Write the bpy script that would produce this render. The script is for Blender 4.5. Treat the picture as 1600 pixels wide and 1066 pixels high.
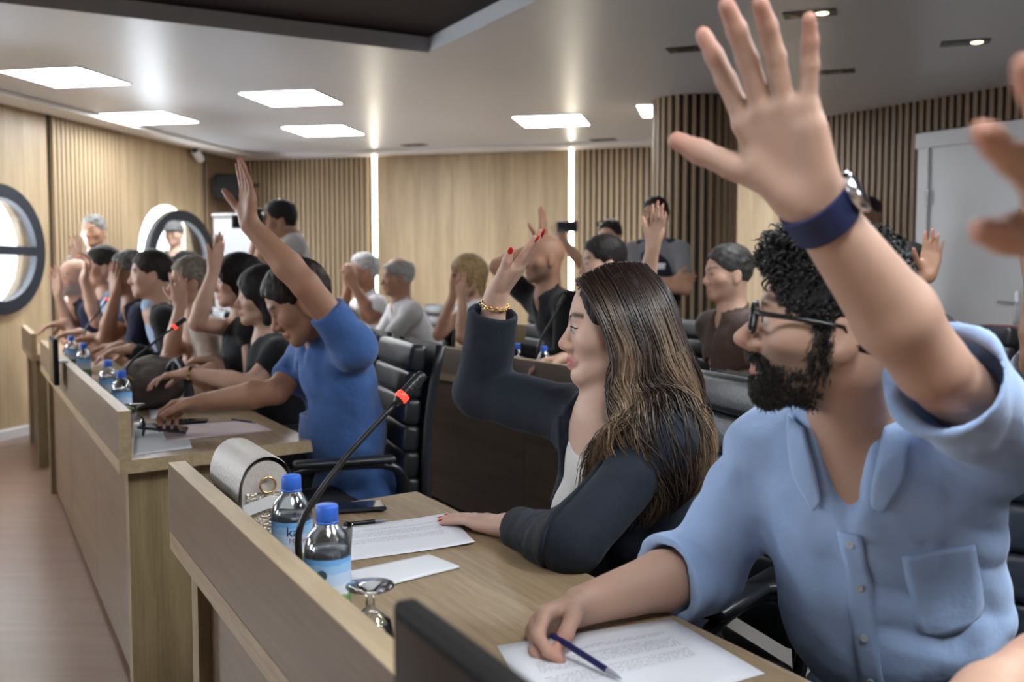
import bpy, bmesh, math, random
import numpy as np
from mathutils import Vector, Matrix

for _o in list(bpy.data.objects):
    bpy.data.objects.remove(_o)
scene = bpy.context.scene
COL = scene.collection
random.seed(7)
RNG = np.random.default_rng(7)

# ------------------------------------------------------------------ camera
EYE = 1.27                     # camera height in metres
FPX = 1556.0                   # focal length in pixels of a 1600 px wide frame (35 mm lens)
PITCH = math.atan(103 / 1556)  # camera looks slightly down
CP, SP = math.cos(PITCH), math.sin(PITCH)
cam_data = bpy.data.cameras.new('camera')
cam_data.sensor_width = 36.0
cam_data.lens = FPX / 1600 * 36.0
cam_data.clip_start = 0.05
cam_data.dof.use_dof = True
cam_data.dof.focus_distance = 1.95
cam_data.dof.aperture_fstop = 4.0
cam = bpy.data.objects.new('camera', cam_data)
cam.location = (0, 0, EYE)
cam.rotation_euler = (math.pi / 2 - PITCH, 0, 0)
COL.objects.link(cam)
scene.camera = cam

# ------------------------------------------------------------------ world, exposure
world = bpy.data.worlds.new('daylight')
scene.world = world
world.use_nodes = True
_bg = world.node_tree.nodes['Background']
_bg.inputs[0].default_value = (0.86, 0.93, 1.0, 1)
_bg.inputs[1].default_value = 32.0
vs = scene.view_settings
vs.view_transform = 'Standard'
vs.look = 'None'
vs.gamma = 1.0
vs.use_curve_mapping = False
vs.exposure = 0.5
PANEL_EMIT = 28.0
STRIP_EMIT = 12.0
CEIL = 2.6

# ------------------------------------------------------------------ frames of the room
_a = math.atan(850 / 1559.4)
UX, UY = -math.sin(_a), math.cos(_a)     # along the rows of desks, away from the camera
VX, VY = math.cos(_a), math.sin(_a)      # across the rows, towards the seats
UANG = math.atan2(UY, UX)
def UV(u, v, z=0.0):
    return Vector((u * UX + v * VX, u * UY + v * VY, z))
def _ray(px, py):
    x = (px - 800) / FPX; z = -(py - 533) / FPX
    return x, CP + z * SP, -SP + z * CP
def AT(px, py, d):
    """a point d metres in front of the camera plane"""
    r = _ray(px, py); t = d / r[1]
    return Vector((r[0] * t, d, EYE + r[2] * t))
def ATZ(px, py, z):
    r = _ray(px, py); t = (z - EYE) / r[2]
    return Vector((r[0] * t, r[1] * t, z))

# ------------------------------------------------------------------ materials
MATS = {}
def mat(name, col, rough=0.5, metal=0.0, spec=0.5, emit=None, estr=0.0, trans=0.0, ior=1.45, sheen=0.0, coat=0.0, sss=0.0, bump=None, attr=False, alpha=1.0):
    if name in MATS: return MATS[name]
    m = bpy.data.materials.new(name); m.use_nodes = True
    nt = m.node_tree; p = nt.nodes['Principled BSDF']
    p.inputs['Base Color'].default_value = (*col, 1)
    p.inputs['Roughness'].default_value = rough
    p.inputs['Metallic'].default_value = metal
    p.inputs['Specular IOR Level'].default_value = spec
    p.inputs['IOR'].default_value = ior
    p.inputs['Transmission Weight'].default_value = trans
    p.inputs['Sheen Weight'].default_value = sheen
    p.inputs['Coat Weight'].default_value = coat
    p.inputs['Alpha'].default_value = alpha
    if sss:
        p.inputs['Subsurface Weight'].default_value = sss
        p.inputs['Subsurface Radius'].default_value = (0.012, 0.005, 0.003)
        p.inputs['Subsurface Scale'].default_value = 1.0
    if emit:
        p.inputs['Emission Color'].default_value = (*emit, 1)
        p.inputs['Emission Strength'].default_value = estr
    if attr:
        a = nt.nodes.new('ShaderNodeAttribute'); a.attribute_name = 'Col'
        nt.links.new(a.outputs['Color'], p.inputs['Base Color'])
    if bump:
        sc, st, dist, stretch = bump
        tc = nt.nodes.new('ShaderNodeTexCoord'); mp = nt.nodes.new('ShaderNodeMapping')
        mp.inputs['Scale'].default_value = stretch
        nz = nt.nodes.new('ShaderNodeTexNoise'); nz.inputs['Scale'].default_value = sc; nz.inputs['Detail'].default_value = 4
        b = nt.nodes.new('ShaderNodeBump'); b.inputs['Strength'].default_value = st; b.inputs['Distance'].default_value = dist
        nt.links.new(tc.outputs['Object'], mp.inputs[0]); nt.links.new(mp.outputs[0], nz.inputs['Vector'])
        nt.links.new(nz.outputs[0], b.inputs['Height']); nt.links.new(b.outputs[0], p.inputs['Normal'])
    MATS[name] = m
    return m

def thin_glass(name, tint=(1, 1, 1), refl=0.9, film=0.06, rough=0.02):
    """thin clear wall: mostly see-through, mirror-like at grazing angles"""
    if name in MATS: return MATS[name]
    m = bpy.data.materials.new(name); m.use_nodes = True
    nt = m.node_tree; N = nt.nodes; L = nt.links; N.remove(N['Principled BSDF']); out = N['Material Output']
    tr = N.new('ShaderNodeBsdfTransparent'); tr.inputs[0].default_value = (*tint, 1)
    gl = N.new('ShaderNodeBsdfGlossy'); gl.inputs[0].default_value = (refl, refl, refl, 1); gl.inputs['Roughness'].default_value = rough
    fr = N.new('ShaderNodeFresnel'); fr.inputs[0].default_value = 1.42
    ad = N.new('ShaderNodeMath'); ad.operation = 'MULTIPLY_ADD'; ad.inputs[1].default_value = 0.9; ad.inputs[2].default_value = film; ad.use_clamp = True
    mx = N.new('ShaderNodeMixShader'); L.new(fr.outputs[0], ad.inputs[0]); L.new(ad.outputs[0], mx.inputs[0]); L.new(tr.outputs[0], mx.inputs[1]); L.new(gl.outputs[0], mx.inputs[2]); L.new(mx.outputs[0], out.inputs[0])
    MATS[name] = m
    return m

def wood(name, c1, c2, axis=0, scale=1.0, rough=0.42, spec=0.4, streak=0.5, bump=0.04, plank=0.0):
    """straight-grained veneer: noise stretched along one axis of the object, pores on top"""
    if name in MATS: return MATS[name]
    m = bpy.data.materials.new(name); m.use_nodes = True
    nt = m.node_tree; N = nt.nodes; L = nt.links; p = N['Principled BSDF']
    tc = N.new('ShaderNodeTexCoord'); mp = N.new('ShaderNodeMapping')
    s = [14 * scale] * 3; s[axis] = 0.9 * scale
    mp.inputs['Scale'].default_value = s
    L.new(tc.outputs['Object'], mp.inputs[0])
    oi = N.new('ShaderNodeObjectInfo'); vm = N.new('ShaderNodeVectorMath'); vm.operation = 'ADD'
    mul = N.new('ShaderNodeMath'); mul.operation = 'MULTIPLY'; mul.inputs[1].default_value = 37.0
    L.new(oi.outputs['Random'], mul.inputs[0]); L.new(mp.outputs[0], vm.inputs[0]); L.new(mul.outputs[0], vm.inputs[1])
    n1 = N.new('ShaderNodeTexNoise'); n1.inputs['Scale'].default_value = 1.0; n1.inputs['Detail'].default_value = 5; n1.inputs['Distortion'].default_value = 0.6
    n2 = N.new('ShaderNodeTexNoise'); n2.inputs['Scale'].default_value = 5.5; n2.inputs['Detail'].default_value = 6; n2.inputs['Roughness'].default_value = 0.7
    L.new(vm.outputs[0], n1.inputs['Vector']); L.new(vm.outputs[0], n2.inputs['Vector'])
    mx = N.new('ShaderNodeMix'); mx.data_type = 'FLOAT'; mx.inputs[0].default_value = streak
    L.new(n1.outputs[0], mx.inputs[2]); L.new(n2.outputs[0], mx.inputs[3])
    cr = N.new('ShaderNodeValToRGB'); cr.color_ramp.elements[0].position = 0.36; cr.color_ramp.elements[1].position = 0.64
    cr.color_ramp.elements[0].color = (*c1, 1); cr.color_ramp.elements[1].color = (*c2, 1)
    L.new(mx.outputs[0], cr.inputs[0])
    out = cr.outputs[0]
    L.new(out, p.inputs['Base Color'])
    p.inputs['Roughness'].default_value = rough
    p.inputs['Specular IOR Level'].default_value = spec
    b = N.new('ShaderNodeBump'); b.inputs['Strength'].default_value = 0.35; b.inputs['Distance'].default_value = bump * 0.02
    L.new(n2.outputs[0], b.inputs['Height']); L.new(b.outputs[0], p.inputs['Normal'])
    MATS[name] = m
    return m

# ------------------------------------------------------------------ objects
def tag(o, label=None, cat=None, group=None, kind=None):
    if label: o['label'] = label
    if cat: o['category'] = cat
    if group: o['group'] = group
    if kind: o['kind'] = kind
    return o
def empty(name, loc=(0, 0, 0), rz=0.0):
    o = bpy.data.objects.new(name, None); COL.objects.link(o)
    o.location = loc; o.rotation_euler = (0, 0, rz); o.empty_display_size = 0.1
    return o
def link(name, me, m=None, parent=None, loc=(0, 0, 0), rot=(0, 0, 0)):
    o = bpy.data.objects.new(name, me); COL.objects.link(o)
    if m is not None and len(me.materials) == 0: me.materials.append(m)
    o.location = loc; o.rotation_euler = rot
    if parent is not None: o.parent = parent
    return o
def pydata(name, v, f, smooth=False):
    me = bpy.data.meshes.new(name); me.from_pydata([tuple(p) for p in v], [], [tuple(q) for q in f]); me.update()
    if smooth: me.polygons.foreach_set('use_smooth', [True] * len(me.polygons))
    return me
class MB:
    """collects boxes, tubes and lathes into one mesh"""
    def __init__(s): s.bm = bmesh.new()
    def box(s, x0, x1, y0, y1, z0, z1, bev=0.0, seg=1, rot=None, at=None):
        b = bmesh.new()
        bmesh.ops.create_cube(b, size=1.0)
        bmesh.ops.scale(b, vec=(x1 - x0, y1 - y0, z1 - z0), verts=b.verts)
        if bev: bmesh.ops.bevel(b, geom=list(b.edges), offset=bev, segments=seg, profile=0.5, affect='EDGES')
        if rot is not None: bmesh.ops.rotate(b, cent=(0, 0, 0), matrix=rot, verts=b.verts)
        c = at if at is not None else ((x0 + x1) / 2, (y0 + y1) / 2, (z0 + z1) / 2)
        bmesh.ops.translate(b, vec=c, verts=b.verts)
        s._merge(b); return s
    def _merge(s, b):
        me = bpy.data.meshes.new('tmp'); b.to_mesh(me); b.free(); s.bm.from_mesh(me); bpy.data.meshes.remove(me)
    def lathe(s, prof, n=24, at=(0, 0, 0), rot=None):
        rings = []
        R = rot if rot is not None else Matrix.Identity(3)
        for r, z in prof:
            if r < 1e-6: rings.append([s.bm.verts.new(R @ Vector((0, 0, z)) + Vector(at))])
            else: rings.append([s.bm.verts.new(R @ Vector((r * math.cos(2 * math.pi * k / n), r * math.sin(2 * math.pi * k / n), z)) + Vector(at)) for k in range(n)])
        for a, b in zip(rings[:-1], rings[1:]):
            for k in range(n):
                k2 = (k + 1) % n
                q = [a[k % len(a)], a[k2 % len(a)], b[k2 % len(b)], b[k % len(b)]]
                q = list(dict.fromkeys(q))
                if len(q) >= 3:
                    try: s.bm.faces.new(q)
                    except ValueError: pass
        return s
    def tube(s, pts, r, n=10, cap=True):
        pts = [Vector(p) for p in pts]; rs = r if isinstance(r, (list, tuple)) else [r] * len(pts)
        t = (pts[1] - pts[0]).normalized(); up = Vector((0, 0, 1)) if abs(t.z) < 0.9 else Vector((1, 0, 0))
        a = t.cross(up).normalized(); rings = []
        for i, p in enumerate(pts):
            d = (pts[min(i + 1, len(pts) - 1)] - pts[max(i - 1, 0)]).normalized()
            a = (a - d * a.dot(d)).normalized(); b = d.cross(a)
            rings.append([s.bm.verts.new(p + (a * math.cos(2 * math.pi * k / n) + b * math.sin(2 * math.pi * k / n)) * rs[i]) for k in range(n)])
        for q0, q1 in zip(rings[:-1], rings[1:]):
            for k in range(n):
                s.bm.faces.new((q0[k], q0[(k + 1) % n], q1[(k + 1) % n], q1[k]))
        if cap:
            s.bm.faces.new(rings[0][::-1]); s.bm.faces.new(rings[-1])
        return s
    def prism(s, poly, z0, z1):
        lo = [s.bm.verts.new((x, y, z0)) for x, y in poly]; hi = [s.bm.verts.new((x, y, z1)) for x, y in poly]
        n = len(poly)
        s.bm.faces.new(lo[::-1]); s.bm.faces.new(hi)
        for k in range(n): s.bm.faces.new((lo[k], lo[(k + 1) % n], hi[(k + 1) % n], hi[k]))
        return s
    def quad(s, *p):
        s.bm.faces.new([s.bm.verts.new(q) for q in p]); return s
    def mesh(s, name, smooth=False):
        me = bpy.data.meshes.new(name); bmesh.ops.recalc_face_normals(s.bm, faces=s.bm.faces); s.bm.to_mesh(me); s.bm.free()
        if smooth: me.polygons.foreach_set('use_smooth', [True] * len(me.polygons))
        return me
    def build(s, name, m, parent=None, loc=(0, 0, 0), rot=(0, 0, 0), smooth=False):
        return link(name, s.mesh(name, smooth), m, parent, loc, rot)
def copy_tree(o, parent=None):
    c = o.copy(); COL.objects.link(c)
    c.parent = parent
    for ch in [x for x in KIDS.get(o.name, [])]:
        copy_tree(ch, c)
    return c
KIDS = {}
def kids(o):
    KIDS[o.name] = [x for x in COL.objects if x.parent == o]
    for x in KIDS[o.name]: kids(x)
def rx(a): return Matrix.Rotation(a, 3, 'X')
def ry(a): return Matrix.Rotation(a, 3, 'Y')
def rzm(a): return Matrix.Rotation(a, 3, 'Z')
def bez(p, n):
    """Catmull-Rom through the points"""
    p = [Vector(q) for q in p]; P = [p[0] * 2 - p[1]] + p + [p[-1] * 2 - p[-2]]; out = []
    m = len(p) - 1
    for i in range(n + 1):
        t = i / n * m; k = min(int(t), m - 1); t -= k
        a, b, c, d = P[k], P[k + 1], P[k + 2], P[k + 3]
        out.append(0.5 * (2 * b + (c - a) * t + (2 * a - 5 * b + 4 * c - d) * t * t + (3 * b - a - 3 * c + d) * t ** 3))
    return out
# ================================================================== THE ROOM
OAK = wood('oak_panel', (0.285, 0.205, 0.12), (0.45, 0.345, 0.215), axis=2, scale=0.55, rough=0.45, streak=0.4)
OAK_SLAT = wood('oak_slat', (0.285, 0.205, 0.12), (0.41, 0.31, 0.195), axis=2, scale=1.2, rough=0.5)
WALNUT_SLAT = wood('brown_slat', (0.15, 0.095, 0.055), (0.235, 0.16, 0.10), axis=2, scale=1.2, rough=0.5)
DARKBACK = mat('slat_backing', (0.035, 0.024, 0.017), 0.8)
CEILM = mat('ceiling_gloss', (0.53, 0.55, 0.58), 0.34, spec=0.4, bump=(3.0, 0.08, 0.02, (1, 1, 1)))
TRIMW = mat('ceiling_white', (0.68, 0.68, 0.68), 0.5)
RECESS = mat('recess_brown', (0.012, 0.006, 0.006), 0.7, spec=.2)
WHITE = mat('white_paint', (0.62, 0.63, 0.65), 0.45)
FRAME = mat('window_anthracite', (0.012, 0.016, 0.024), 0.5, spec=.3)
GLASS = thin_glass('window_glass')
BLACKP = mat('black_plastic', (0.012, 0.012, 0.014), 0.4)
CHROME = mat('chrome', (0.7, 0.7, 0.72), 0.18, metal=1.0)

L0 = Vector((-6.18, -3.0, 0)); C0 = Vector((-3.10, 11.5, 0)); B0 = Vector((1.6, 10.2, 0)); R0 = Vector((9.85, -3.0, 0))
# floor: brown vinyl boards, polished; carpet under the seats
def floor_material():
    m = bpy.data.materials.new('floor_vinyl'); m.use_nodes = True
    nt = m.node_tree; N = nt.nodes; L = nt.links; p = N['Principled BSDF']
    tc = N.new('ShaderNodeTexCoord'); mp = N.new('ShaderNodeMapping'); mp.inputs['Rotation'].default_value = (0, 0, -UANG)
    mp.inputs['Scale'].default_value = (1.0, 9.0, 1.0)
    L.new(tc.outputs['Object'], mp.inputs[0])
    n = N.new('ShaderNodeTexNoise'); n.inputs['Scale'].default_value = 1.6; n.inputs['Detail'].default_value = 6; n.inputs['Roughness'].default_value = 0.65
    L.new(mp.outputs[0], n.inputs['Vector'])
    cr = N.new('ShaderNodeValToRGB'); cr.color_ramp.elements[0].position = 0.3; cr.color_ramp.elements[1].position = 0.7
    cr.color_ramp.elements[0].color = (0.17, 0.098, 0.068, 1); cr.color_ramp.elements[1].color = (0.245, 0.150, 0.110, 1)
    L.new(n.outputs[0], cr.inputs[0]); L.new(cr.outputs[0], p.inputs['Base Color'])
    p.inputs['Roughness'].default_value = 0.3; p.inputs['Specular IOR Level'].default_value = 1.0
    return m
tag(MB().prism([(p.x, p.y) for p in (L0, R0, B0, C0)], -0.12, 0.0).build('floor', floor_material()), kind='structure')
CARPET = mat('carpet_grey', (0.13, 0.12, 0.115), 0.95, bump=(260, 0.6, 0.004, (1, 1, 1)))
cp = [UV(-2.0, 0.98), UV(-2.0, 5.2), UV(5.6, 5.2), UV(5.6, 0.98)]
tag(MB().prism([(p.x, p.y) for p in cp], 0.0005, 0.006).build('floor_carpet', CARPET), kind='structure')

# ceiling with the dark recessed field whose edges run with the desks
rc = Vector((-0.498, 6.061, 0)); ru = (rc.x * UX + rc.y * UY); rv = (rc.x * VX + rc.y * VY)
RU0, RU1, RV0, RV1 = ru - 4.6, ru, rv - 3.2, rv      # recess rectangle in desk coordinates
def ceiling():
    m = MB()
    ring = [Vector((p.x, p.y, CEIL)) for p in (L0, R0, B0, C0)]
    q = [UV(RU0, RV0, CEIL), UV(RU0, RV1, CEIL), UV(RU1, RV1, CEIL), UV(RU1, RV0, CEIL)]
    bm = m.bm
    o = [bm.verts.new(p) for p in ring]; i = [bm.verts.new(p) for p in q]; t = [bm.verts.new(p + Vector((0, 0, 0.09))) for p in q]
    # ring corners are matched with the nearest recess corners
    for k in range(4):
        k2 = (k + 1) % 4
        bm.faces.new((o[k], o[k2], i[k2], i[k])); bm.faces.new((i[k], i[k2], t[k2], t[k]))
    return tag(m.build('ceiling', CEILM), kind='structure')
ceiling()
m_ = MB(); m_.prism([(p.x, p.y) for p in (UV(RU0 - .1, RV0 - .1), UV(RU0 - .1, RV1 + .1), UV(RU1 + .1, RV1 + .1), UV(RU1 + .1, RV0 - .1))], CEIL + 0.09, CEIL + 0.14)
tag(m_.build('ceiling_recess', RECESS), kind='structure')
m_ = MB(); m_.prism([(p.x, p.y) for p in (L0 + Vector((-.5, -.5, 0)), R0 + Vector((.5, -.5, 0)), B0 + Vector((.4, .5, 0)), C0 + Vector((-.5, .5, 0)))], CEIL + 0.16, CEIL + 0.3)
tag(m_.build('ceiling_slab', DARKBACK), kind='structure')

def wall_frame(A, B):
    d = (B - A); ln = d.length
    return ln, math.atan2(d.y, d.x)
def strip_wall(name, A, B, m, thick=0.2):
    ln, a = wall_frame(A, B)
    o = MB().box(-0.2, ln + 0.2, 0.0, thick, 0, CEIL + 0.12).build(name, m, None, A, (0, 0, a))
    tag(o, kind='structure')
    return o, ln
WIN_Z, WIN_R = 1.465, 0.5
WINS = [1.34, 3.72, 6.10, 8.48, 10.86, 13.24]
def left_wall():
    ln, a = wall_frame(L0, C0)
    m = MB(); bm = m.bm; n = 40; half = 0.62; th = 0.22
    def face(x0, x1, z0, z1, y, flip):
        v = [bm.verts.new(p) for p in ((x0, y, z0), (x1, y, z0), (x1, y, z1), (x0, y, z1))]
        bm.faces.new(v[::-1] if flip else v)
    edges = [-0.2] + [e for s in WINS for e in (s - half, s + half)] + [ln + 0.2]
    for y, fl in ((0.0, False), (th, True)):
        for k in range(0, len(edges), 2): face(edges[k], edges[k + 1], 0, CEIL + .12, y, fl)
        for s in WINS:
            face(s - half, s + half, 0, WIN_Z - half, y, fl); face(s - half, s + half, WIN_Z + half, CEIL + .12, y, fl)
            ci = []; sq = []
            for k in range(n):
                t = 2 * math.pi * k / n; c, q = math.cos(t), math.sin(t); w = half / max(abs(c), abs(q))
                ci.append(bm.verts.new((s + WIN_R * c, y, WIN_Z + WIN_R * q))); sq.append(bm.verts.new((s + w * c, y, WIN_Z + w * q)))
            for k in range(n): bm.faces.new((ci[k], ci[(k + 1) % n], sq[(k + 1) % n], sq[k]))
    for s in WINS:
        r0 = []; r1 = []
        for k in range(n):
            t = 2 * math.pi * k / n
            r0.append(bm.verts.new((s + WIN_R * math.cos(t), 0, WIN_Z + WIN_R * math.sin(t)))); r1.append(bm.verts.new((s + WIN_R * math.cos(t), th, WIN_Z + WIN_R * math.sin(t))))
        for k in range(n): bm.faces.new((r0[k], r0[(k + 1) % n], r1[(k + 1) % n], r1[k]))
    o = m.build('wall_left', OAK, None, L0, (0, 0, a)); tag(o, kind='structure')
    return o, a
WL, WLA = left_wall()
# round windows with a cross bar, dark sash standing proud of the wall, tilted open
for i, s in enumerate(WINS):
    w = empty('window_%d' % (i + 1), L0 + Vector((math.cos(WLA), math.sin(WLA), 0)) * s + Vector((0, 0, WIN_Z)), WLA)
    tag(w, kind='structure')
    m = MB(); m.lathe([(0.395, 0.0), (0.395, 0.06), (0.50, 0.06), (0.50, -0.01), (0.395, 0.0)], 48, (0, 0.02, 0), rx(math.pi / 2))
    sash = m.build('window_frame', FRAME, w, (0, 0.0, 0), (0, 0, 0.0 if i < 5 else -0.16))
    if i == 5: sash.location = (0.06, -0.10, -0.05)
    MB().box(-0.42, 0.42, -0.035, 0.012, -0.04, 0.03).build('crossbar', FRAME, sash)
    MB().lathe([(0.0, 0), (0.42, 0), (0.42, 0.006), (0, 0.006)], 40, (0, 0.0, 0), rx(math.pi / 2)).build('pane', GLASS, sash)
    po = bpy.data.lights.new('window_portal', 'AREA'); po.shape = 'DISK'; po.size = 1.0; po.cycles.is_portal = True
    pl = bpy.data.objects.new('window_portal', po); COL.objects.link(pl); pl.parent = w; pl.location = (0, 0.15, 0); pl.rotation_euler = (-math.pi / 2, 0, 0)

WB, WBL = strip_wall('wall_back', C0, B0, OAK)
WR, WRL = strip_wall('wall_right', B0, R0, OAK)
# wall behind the camera
FRONTX = []          # distances of the window centres from the right-hand corner
def front_wall():
    ln, a = wall_frame(R0, L0); m = MB(); hw = 0.95; z0, z1 = 0.85, 2.35
    ed = [-0.2] + [e for x in FRONTX for e in (x - hw, x + hw)] + [ln + 0.2]
    for k in range(0, len(ed), 2): m.box(ed[k], ed[k + 1], 0, .2, 0, CEIL + .12)
    for x in FRONTX: m.box(x - hw, x + hw, 0, .2, 0, z0); m.box(x - hw, x + hw, 0, .2, z1, CEIL + .12)
    tag(m.build('wall_front', mat('front_plaster', (0.50, 0.48, 0.45), 0.7), None, R0, (0, 0, a)), kind='structure')
    for i, x in enumerate(FRONTX):
        w = empty('window_%d' % (i + 7), R0 + Vector((math.cos(a), math.sin(a), 0)) * x, a); tag(w, kind='structure')
        for bx in ((-hw, -hw + .06, .05, .11, z0, z1), (hw - .06, hw, .05, .11, z0, z1), (-hw + .06, hw - .06, .05, .11, z0, z0 + .06), (-hw + .06, hw - .06, .05, .11, z1 - .06, z1), (-.025, .025, .05, .11, z0 + .06, z1 - .06)):
            MB().box(*bx, .004).build('window_frame', FRAME, w)
        MB().box(-hw + .06, hw - .06, .078, .082, z0 + .06, z1 - .06).build('pane', GLASS, w)
        po = bpy.data.lights.new('window_portal', 'AREA'); po.shape = 'RECTANGLE'; po.size = 1.9; po.size_y = 1.5; po.cycles.is_portal = True
        pl = bpy.data.objects.new('window_portal', po); COL.objects.link(pl); pl.parent = w; pl.location = (0, .16, 1.6); pl.rotation_euler = (-math.pi / 2, 0, 0)
front_wall()

# slats, each one its own piece
SLAT = MB().box(-0.5, 0.5, -0.5, 0.5, -0.5, 0.5, 0.02).mesh('slat')
def slats(wall, x0, x1, n, z0, z1, m, ratio=0.6, depth=0.035, back=True):
    me = SLAT.copy(); me.materials.clear(); me.materials.append(m)
    p = (x1 - x0) / n
    if back: MB().box(x0 - .01, x1 + .01, -0.006, 0.0, z0, z1).build('slat_backing', DARKBACK, wall)
    for k in range(n):
        o = link('slat', me, None, wall, (x0 + (k + 0.5) * p, -0.006 - depth / 2, (z0 + z1) / 2)); o.scale = (p * ratio, depth, z1 - z0)
slats(WL, 11.48, 12.46, 17, 0.08, CEIL, OAK_SLAT, 0.62)
slats(WL, 13.98, 14.80, 13, 0.08, CEIL, WALNUT_SLAT, 0.6)
slats(WB, 0.05, 1.60, 26, 0.08, CEIL, OAK_SLAT, 0.6)
slats(WB, 3.95, 4.86, 15, 0.08, CEIL, OAK_SLAT, 0.6)
slats(WR, 1.98, 2.90, 15, 0.08, CEIL, WALNUT_SLAT, 0.55)
slats(WR, 2.90, 3.92, 16, 2.36, CEIL, WALNUT_SLAT, 0.55)
slats(WR, 3.93, 5.0, 17, 0.08, CEIL, WALNUT_SLAT, 0.55)
# veneer boards between the slatted fields
def boards(wall, xs, z0, z1):
    for a, b in zip(xs[:-1], xs[1:]):
        MB().box(a + .001, b - .001, -0.012, 0.0, z0, z1, 0.0012).build('panel', OAK, wall)
boards(WB, [1.70, 2.12, 2.55, 2.97, 3.39, 3.80], 0.08, CEIL - 0.012)
boards(WL, [9.3, 9.8, 10.3], 0.08, CEIL); boards(WR, [0.35, 0.9, 1.43, 1.96], 0.08, CEIL)
for k, (wall, a, b) in enumerate(((WL, 0, 14.8), (WB, 0.05, 4.8), (WR, 0.1, 2.9))):
    bb = MB().box(a, b, -0.05, -0.0, 0, 0.08, 0.003).build('baseboard_' + ('left', 'back', 'right')[k], WHITE, None, wall.location, wall.rotation_euler)
    tag(bb, kind='structure')
# lit shadow gaps beside the back boards
STRIP = mat('led_strip', (1, 1, 1), 0.5, emit=(1.0, 0.90, 0.70), estr=STRIP_EMIT)
ALU = mat('aluminium', (0.55, 0.55, 0.56), 0.4, metal=0.8)
ca, sa = math.cos(WB.rotation_euler.z), math.sin(WB.rotation_euler.z)
for x, side in ((1.652, 'left'), (3.862, 'right')):
    e = empty('led_strip', C0 + Vector((ca * x, sa * x, 0.1)), WB.rotation_euler.z)
    tag(e, 'vertical lit strip on the %s edge of the plain oak boards of the back wall' % side, 'light strip', 'lit strips of the back wall')
    MB().box(-0.03, 0.03, -0.012, -0.001, 0, CEIL - 0.12).build('channel', ALU, e)
    MB().box(-0.022, 0.022, -0.017, -0.0125, 0.01, CEIL - 0.13).build('diffuser', STRIP, e)
# cove along the left and the back wall
for k, (A, ln, a) in enumerate(((L0, 14.82, WLA), (C0, 4.85, WB.rotation_euler.z))):
    t = MB().box(0.0 if k == 0 else 0.36, ln - .06, -0.34, -0.05, CEIL - 0.035, CEIL + 0.0, 0.004)
    tag(t.build('trim_%d' % (k + 1), TRIMW, None, A, (0, 0, a)), kind='structure')

# slatted round-fronted column
WALNUT2 = wood('column_slat', (0.25, 0.175, 0.105), (0.37, 0.27, 0.175), axis=2, scale=1.2, rough=0.5)
def column():
    c = Vector((1.40, 7.72, 0)); e = empty('column', c, 0); tag(e, kind='structure')
    core = MB(); r = 0.32
    core.lathe([(r - .03, 0), (r - .03, CEIL)], 40); core.build('column_core', DARKBACK, e, smooth=True)
    me = SLAT.copy(); me.materials.clear(); me.materials.append(WALNUT2); n = 32
    for k in range(n):
        t = 2 * math.pi * k / n
        o = link('slat', me, None, e, (math.cos(t) * (r - .015), math.sin(t) * (r - .015), CEIL / 2), (0, 0, t)); o.scale = (0.045, 0.028, CEIL)
column()
# white door in the right wall
def door():
    A = B0; a = WR.rotation_euler.z
    e = empty('door_1', A + Vector((math.cos(a), math.sin(a), 0)) * 2.915, a); tag(e, kind='structure')
    W = 0.98; Ht = 2.33
    for nm, bx in (('door_jamb', (0, .10, -.05, -.002, 0, Ht)), ('door_jamb', (W - .10, W, -.05, -.002, 0, Ht)), ('door_head', (-.02, W + .02, -.056, -.002, Ht - .10, Ht + .02))):
        MB().box(*bx, 0.006).build(nm, WHITE, e)
    leaf = MB().box(.10, W - .10, -.03, -.004, .005, Ht - .10, .003).build('door_leaf', WHITE, e)
    MB().box(.088, .104, -.062, -.03, 1.80, 1.92, .003).build('hinge', CHROME, leaf)
    MB().box(.088, .104, -.062, -.03, 0.40, 0.52, .003).build('hinge', CHROME, leaf)
    h = MB().box(W - .175, W - .135, -.04, -.03, 0.92, 1.16, .004); h.build('handle_plate', CHROME, leaf)
    MB().tube([(W - .155, -.04, 1.08), (W - .155, -.085, 1.08), (W - .27, -.085, 1.08)], .009, 8).build('handle', CHROME, leaf)
door()

# ceiling lights
PANEL = mat('panel_diffuser', (1, 1, 1), 0.6, emit=(0.93, 0.97, 1.0), estr=PANEL_EMIT)
ANG12 = -math.radians(12)
LIGHTS = [(-2.995, 6.80, 'nearest the left wall, largest'), (-1.655, 7.585, 'second from the left in the front row of panels'), (-3.06, 8.53, 'behind the largest panel, close to the left wall'),
          (-1.735, 9.275, 'farthest of the left four'), (0.345, 8.69, 'alone above the plain oak boards of the back wall'), (1.32, 8.12, 'half hidden by the slatted column'),
          (-4.4, 3.2, 'added out of view beyond the left edge near the camera'), (-4.0, 5.0, 'added out of view just beyond the left edge'), ] + [(UV(u_, v_).x, UV(u_, v_).y, t_) for u_, v_, t_ in ((0.15, 1.75, 'added out of view above the chairs beside the camera'), (-0.7, 2.9, 'added out of view behind the nearest chairs'), (1.5, 3.1, 'added out of view above the walkway right of the bearded man'), (3.0, 3.1, 'added out of view above the walkway behind the brown polo'), (-0.1, 0.3, 'added out of view straight above the camera'))]  # unseen panels, added to light the tabletops and shoulders
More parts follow.
